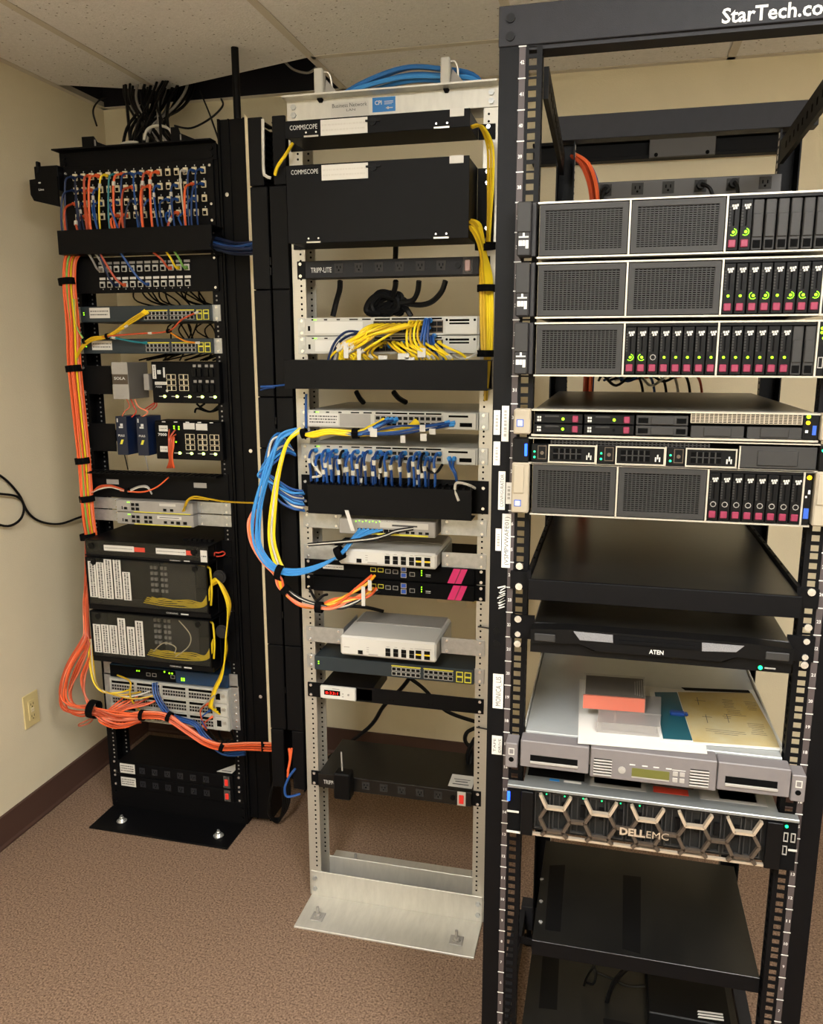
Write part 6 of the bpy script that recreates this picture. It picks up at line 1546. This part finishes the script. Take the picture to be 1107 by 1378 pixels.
# blue loops left of the middle rack
for i in range(12):
    a = i*3; e = [rnd.uniform(-14, 14) for _ in range(6)]
    nm = ('light blue', 'blue', 'white', 'blue', 'light blue')[i % 5]
    cable('M', [(-225, -40-(i % 3)*6, 1160+i*5), (-256, -50-a*.5, 1166+i*5+e[0]*.4), (-288-a*.6+e[1]*.5, -60-a*.7, 1200+i*5+e[0]), (-312-a*.4+e[2], -66-a*.7, 1262+e[3]), (-306+a*.7+e[4]*.5, -60-a*.5, 1330-a+e[5]), (-286+a*.6, -50, 1362-a*1.5), (-270+a*.6, -30, 1336-a)], 3, ('blul', 'blu', 'whi', 'blu', 'blul')[i % 5], nm+' cable looping out of the black duct beside the aluminium rack', nm+' side loops')
for i in range(6):
    a = (i % 3)*6; c = i//3*6; e = rnd.uniform(-5, 5)
    cable('M', [(-236+a*.3, -62, 1376-c), (-272, -70-a, 1356-c+e), (-308+a, -80-c, 1285+e), (-336+a+e, -86-c, 1195), (-350+a*1.3+e, -88-c, 1125), (-344+a*1.2, -90-c, 1070+e), (-312+a, -94-c, 1024+a*.6), (-262, -96-c, 1004+a), (-200, -90-c, 1012+a*.8), (-130+a, -80-c*.6, 1050+a*.6), (-92+i*3, -64, 1096+a*.4), (-74+i*12, -46, 1122)],
          3.4, 'blul', 'light blue cable in the long loop feeding the small dark grey switch', 'light blue long loop')
for i in range(3):
    a = i*7
    cable('M', [(-222, -62-i*4, 1378-i*5), (-256+a*.2, -76, 1340), (-284+a*.5, -84, 1250), (-304+a, -86, 1150), (-308+a, -86, 1090), (-298+a*1.2, -88, 1040), (-282+a*1.2, -92, 1012)], 3.8 if i != 1 else 3, 'yel' if i != 1 else 'whi', ('left yellow cable', 'white cable', 'right yellow cable')[i]+' running down inside the blue loop')
for i in range(5):
    a = i*5; m = ('sal', 'ora', 'oral', 'oral', 'ora')[i]
    cable('M', [(-352+a*.6, -74, 1165), (-366+a*.6, -84, 1130-a), (-358+a, -90, 1080), (-328+a, -96, 1034-a*.3), (-292+a*.9, -98, 1000-a*.4), (-280+a*.8, -98, 966-a*.6), (-236+a*.4, -96, 930-a*.4), (-190, -90+a, 912-a*.4+6), (-140, -80+a, 914+a), (-84+i*6, -48, 940+(i % 2)*30), (-56+i*4, -18, 962+(i % 2)*34-4)],
          3.6, m, ('salmon cable on the outside of the blue loop', 'orange cable to the upper firewall', 'upper amber cable to the firewalls', 'lower amber cable to the firewalls', 'orange cable to the lower firewall')[i])
for i in range(3): cable('M', [(-46+i*8, -18, 950+(i % 2)*4), (-70+i*4, -46, 938), (-110, -66, 924-i*5), (-150, -76, 916), (-230, -88, 936+i*3), (-290, -92, 990)], 2.6, ('blk', 'whi', 'blk')[i], ('upper black thin cord at the firewalls', 'white thin cord at the firewalls', 'lower black thin cord at the firewalls')[i])
for i, (p_, R_, d, nm) in enumerate((((-118, -82, 1064), 18, (1, .1, .55), 'on the light blue cords below the small dark grey switch'), ((-276, -98, 1006), 20, (1, 0, -.2), 'where the light blue loop meets the orange cables'), ((-262, -98, 960), 15, (.8, 0, -.7), 'on the orange cables left of the firewalls'), ((-176, -84, 916), 15, (1, 0, 0), 'on the amber cables just left of the firewall ports'))):
    strap('M', p_, d, R_, 'black strap '+nm, 18)
for i, p_ in enumerate([(-86.1, -92, 1153.3), (-55.3, -92, 960.2), (-32.8, -92, 965)] if 0 else [(-86.1, -92, 1152), (-63.4, -60, 946.8), (-48.5, -50, 974.1)]):
    w_, h_ = ((5, 26), (5, 26), (5, 14))[i]
    solo(MB().prism([(p_[0]-w_-(8 if i == 0 else 0), p_[2]+h_), (p_[0]+w_-(8 if i == 0 else 0), p_[2]+h_), (p_[0]+w_+(8 if i == 0 else 0), p_[2]-h_), (p_[0]-w_+(8 if i == 0 else 0), p_[2]-h_)], p_[1]-1, p_[1]+1), 'cord_tag', 'paper', ('white tag standing above the light blue cords', 'long white tag hanging below the firewall ports', 'short white tag at the firewall ports')[i], 'tag', 'M', *p_)
for i in range(3): cable('M', ([(66.1, -44, 1132.4), (22, -56, 1125.7), (-2.6, -70, 1115.8), (-47.3, -80, 1106.2), (-203, -80, 1083.4)], [(66.1, -44, 1129.6), (22, -56, 1121.9), (-2.6, -70, 1112.9), (-47.3, -80, 1102.5), (-203.1, -80, 1080.6)], [(66.1, -44, 1126.8), (22, -56, 1118.2), (-2.7, -70, 1110.1), (-47.4, -80, 1098.7), (-203.2, -80, 1077.7)], [(66.1, -44, 1123.9), (21.9, -56, 1114.4), (-2.7, -70, 1107.3), (-47.4, -80, 1095), (-203.3, -80, 1074.8)], [(66.1, -44, 1121.1), (21.9, -56, 1110.7), (-2.7, -70, 1104.5), (-47.5, -80, 1091.2), (-203.4, -80, 1071.9)], [(66.1, -44, 1118.3), (21.9, -56, 1106.9), (-2.7, -70, 1101.7), (-47.5, -80, 1087.5), (-203.5, -80, 1069)])[i], 1.9, ('blk', 'whi', 'blk')[i], ('upper black cord to the small dark grey switch', 'white cord to the small dark grey switch', 'lower black cord to the small dark grey switch')[i])
cable('M', [(-224.1, -12, 1460.6), (-225.5, -14, 1414.5), (-226.7, -12, 1367.7)], 3.4, 'blu', 'blue cable down the left aluminium post')
for i in range(2): cable('M', ([(-349, -13, 1477.9), (-332.1, -13, 1478.8), (-311.1, -13, 1479.8), (-275.5, -13, 1483.9)], [(-349.3, -13, 1469.4), (-332.3, -13, 1474.2), (-311.2, -13, 1476.7), (-315.2, -13, 1481.3)])[i], 2.6, 'blu', ('upper', 'lower')[i]+' short blue cable across the vertical cable manager')
cable('M', [(-304.3, -12, 466.8), (-301.1, -14, 435.9), (-306.9, -16, 401.6), (-309.8, -14, 378.4)], 3.4, 'ora', 'left orange cable hanging from the foot of the vertical cable manager')
cable('M', [(-295.8, -12, 467.8), (-300.2, -14, 436), (-308.4, -16, 397.1)], 3.4, 'ora', 'right orange cable hanging from the foot of the vertical cable manager')
cable('M', [(-287.1, -12, 406.4), (-305.5, -16, 380.1), (-319.6, -16, 343.3), (-314.5, -10, 314.1), (-279.6, 0, 322.1)], 3.6, 'blu', 'blue cable curling below the vertical cable manager')
# leads in the lower middle rack
cable('M', [(3.8, 160, 636.9), (-27.3, 180, 591.9), (-86.1, 200, 522.3), (-140.2, 220, 437), (-278.6, 240, 309.1)], 6, 'blk', 'long black lead slanting down behind the clock panel')
cable('M', [(7, 160, 637.2), (44, 180, 599.3), (104.4, 200, 529.5), (187.9, 240, 484.9)], 6, 'blk', 'black lead slanting right behind the clock panel')
cable('M', [(207, 120, 525.3), (181, 130, 504.3), (173.4, 140, 472), (190.9, 150, 435.7), (187, 140, 386.6)], 6, 'blk', 'black lead hanging beside the right aluminium post')
cable('M', [(204.4, 120, 492.3), (184.8, 130, 445.2), (181.7, 140, 406.2), (191.6, 150, 381.9), (201.1, 150, 376.3)], 6, 'blk', 'second black lead beside the right aluminium post')
cable('M', [(-204.3, 120, 854.7), (-120.7, 130, 852.8), (-69.3, 150, 837.6)], 5, 'blk', 'black lead behind the lower white compact switch')
cable('M', [(-232.8, -6, 942.5), (-208.3, -20, 913.7), (-189.6, -16, 925.9), (-184, 0, 924.5)], 4, 'blk', 'black cord at the left post below the firewalls')
for z in (870, 590): cable('M', [(228, -6, z), (244, -8, z), (262, -8, z-2)], 2, 'blk', '%s black tie round the right aluminium post' % ('upper' if z > 700 else 'lower'), cat='tie')
for x, z in ((-20, 690), (90, 676), (190, 672)):
    t = thing('duplex_outlet', {-20: 'left', 90: 'middle', 190: 'right'}[x]+' beige wall outlet on the back wall under the slate switch', 'outlet', 'M', x, 826, z-30)
    MB().box(x-36, x+36, 826, 831.5, z-34, z+34, 2).build('cover_plate', 'cream', t); MB().box(x-15, x+15, 824.5, 826, z-14, z+22, 1).build('socket', 'ivory', t)
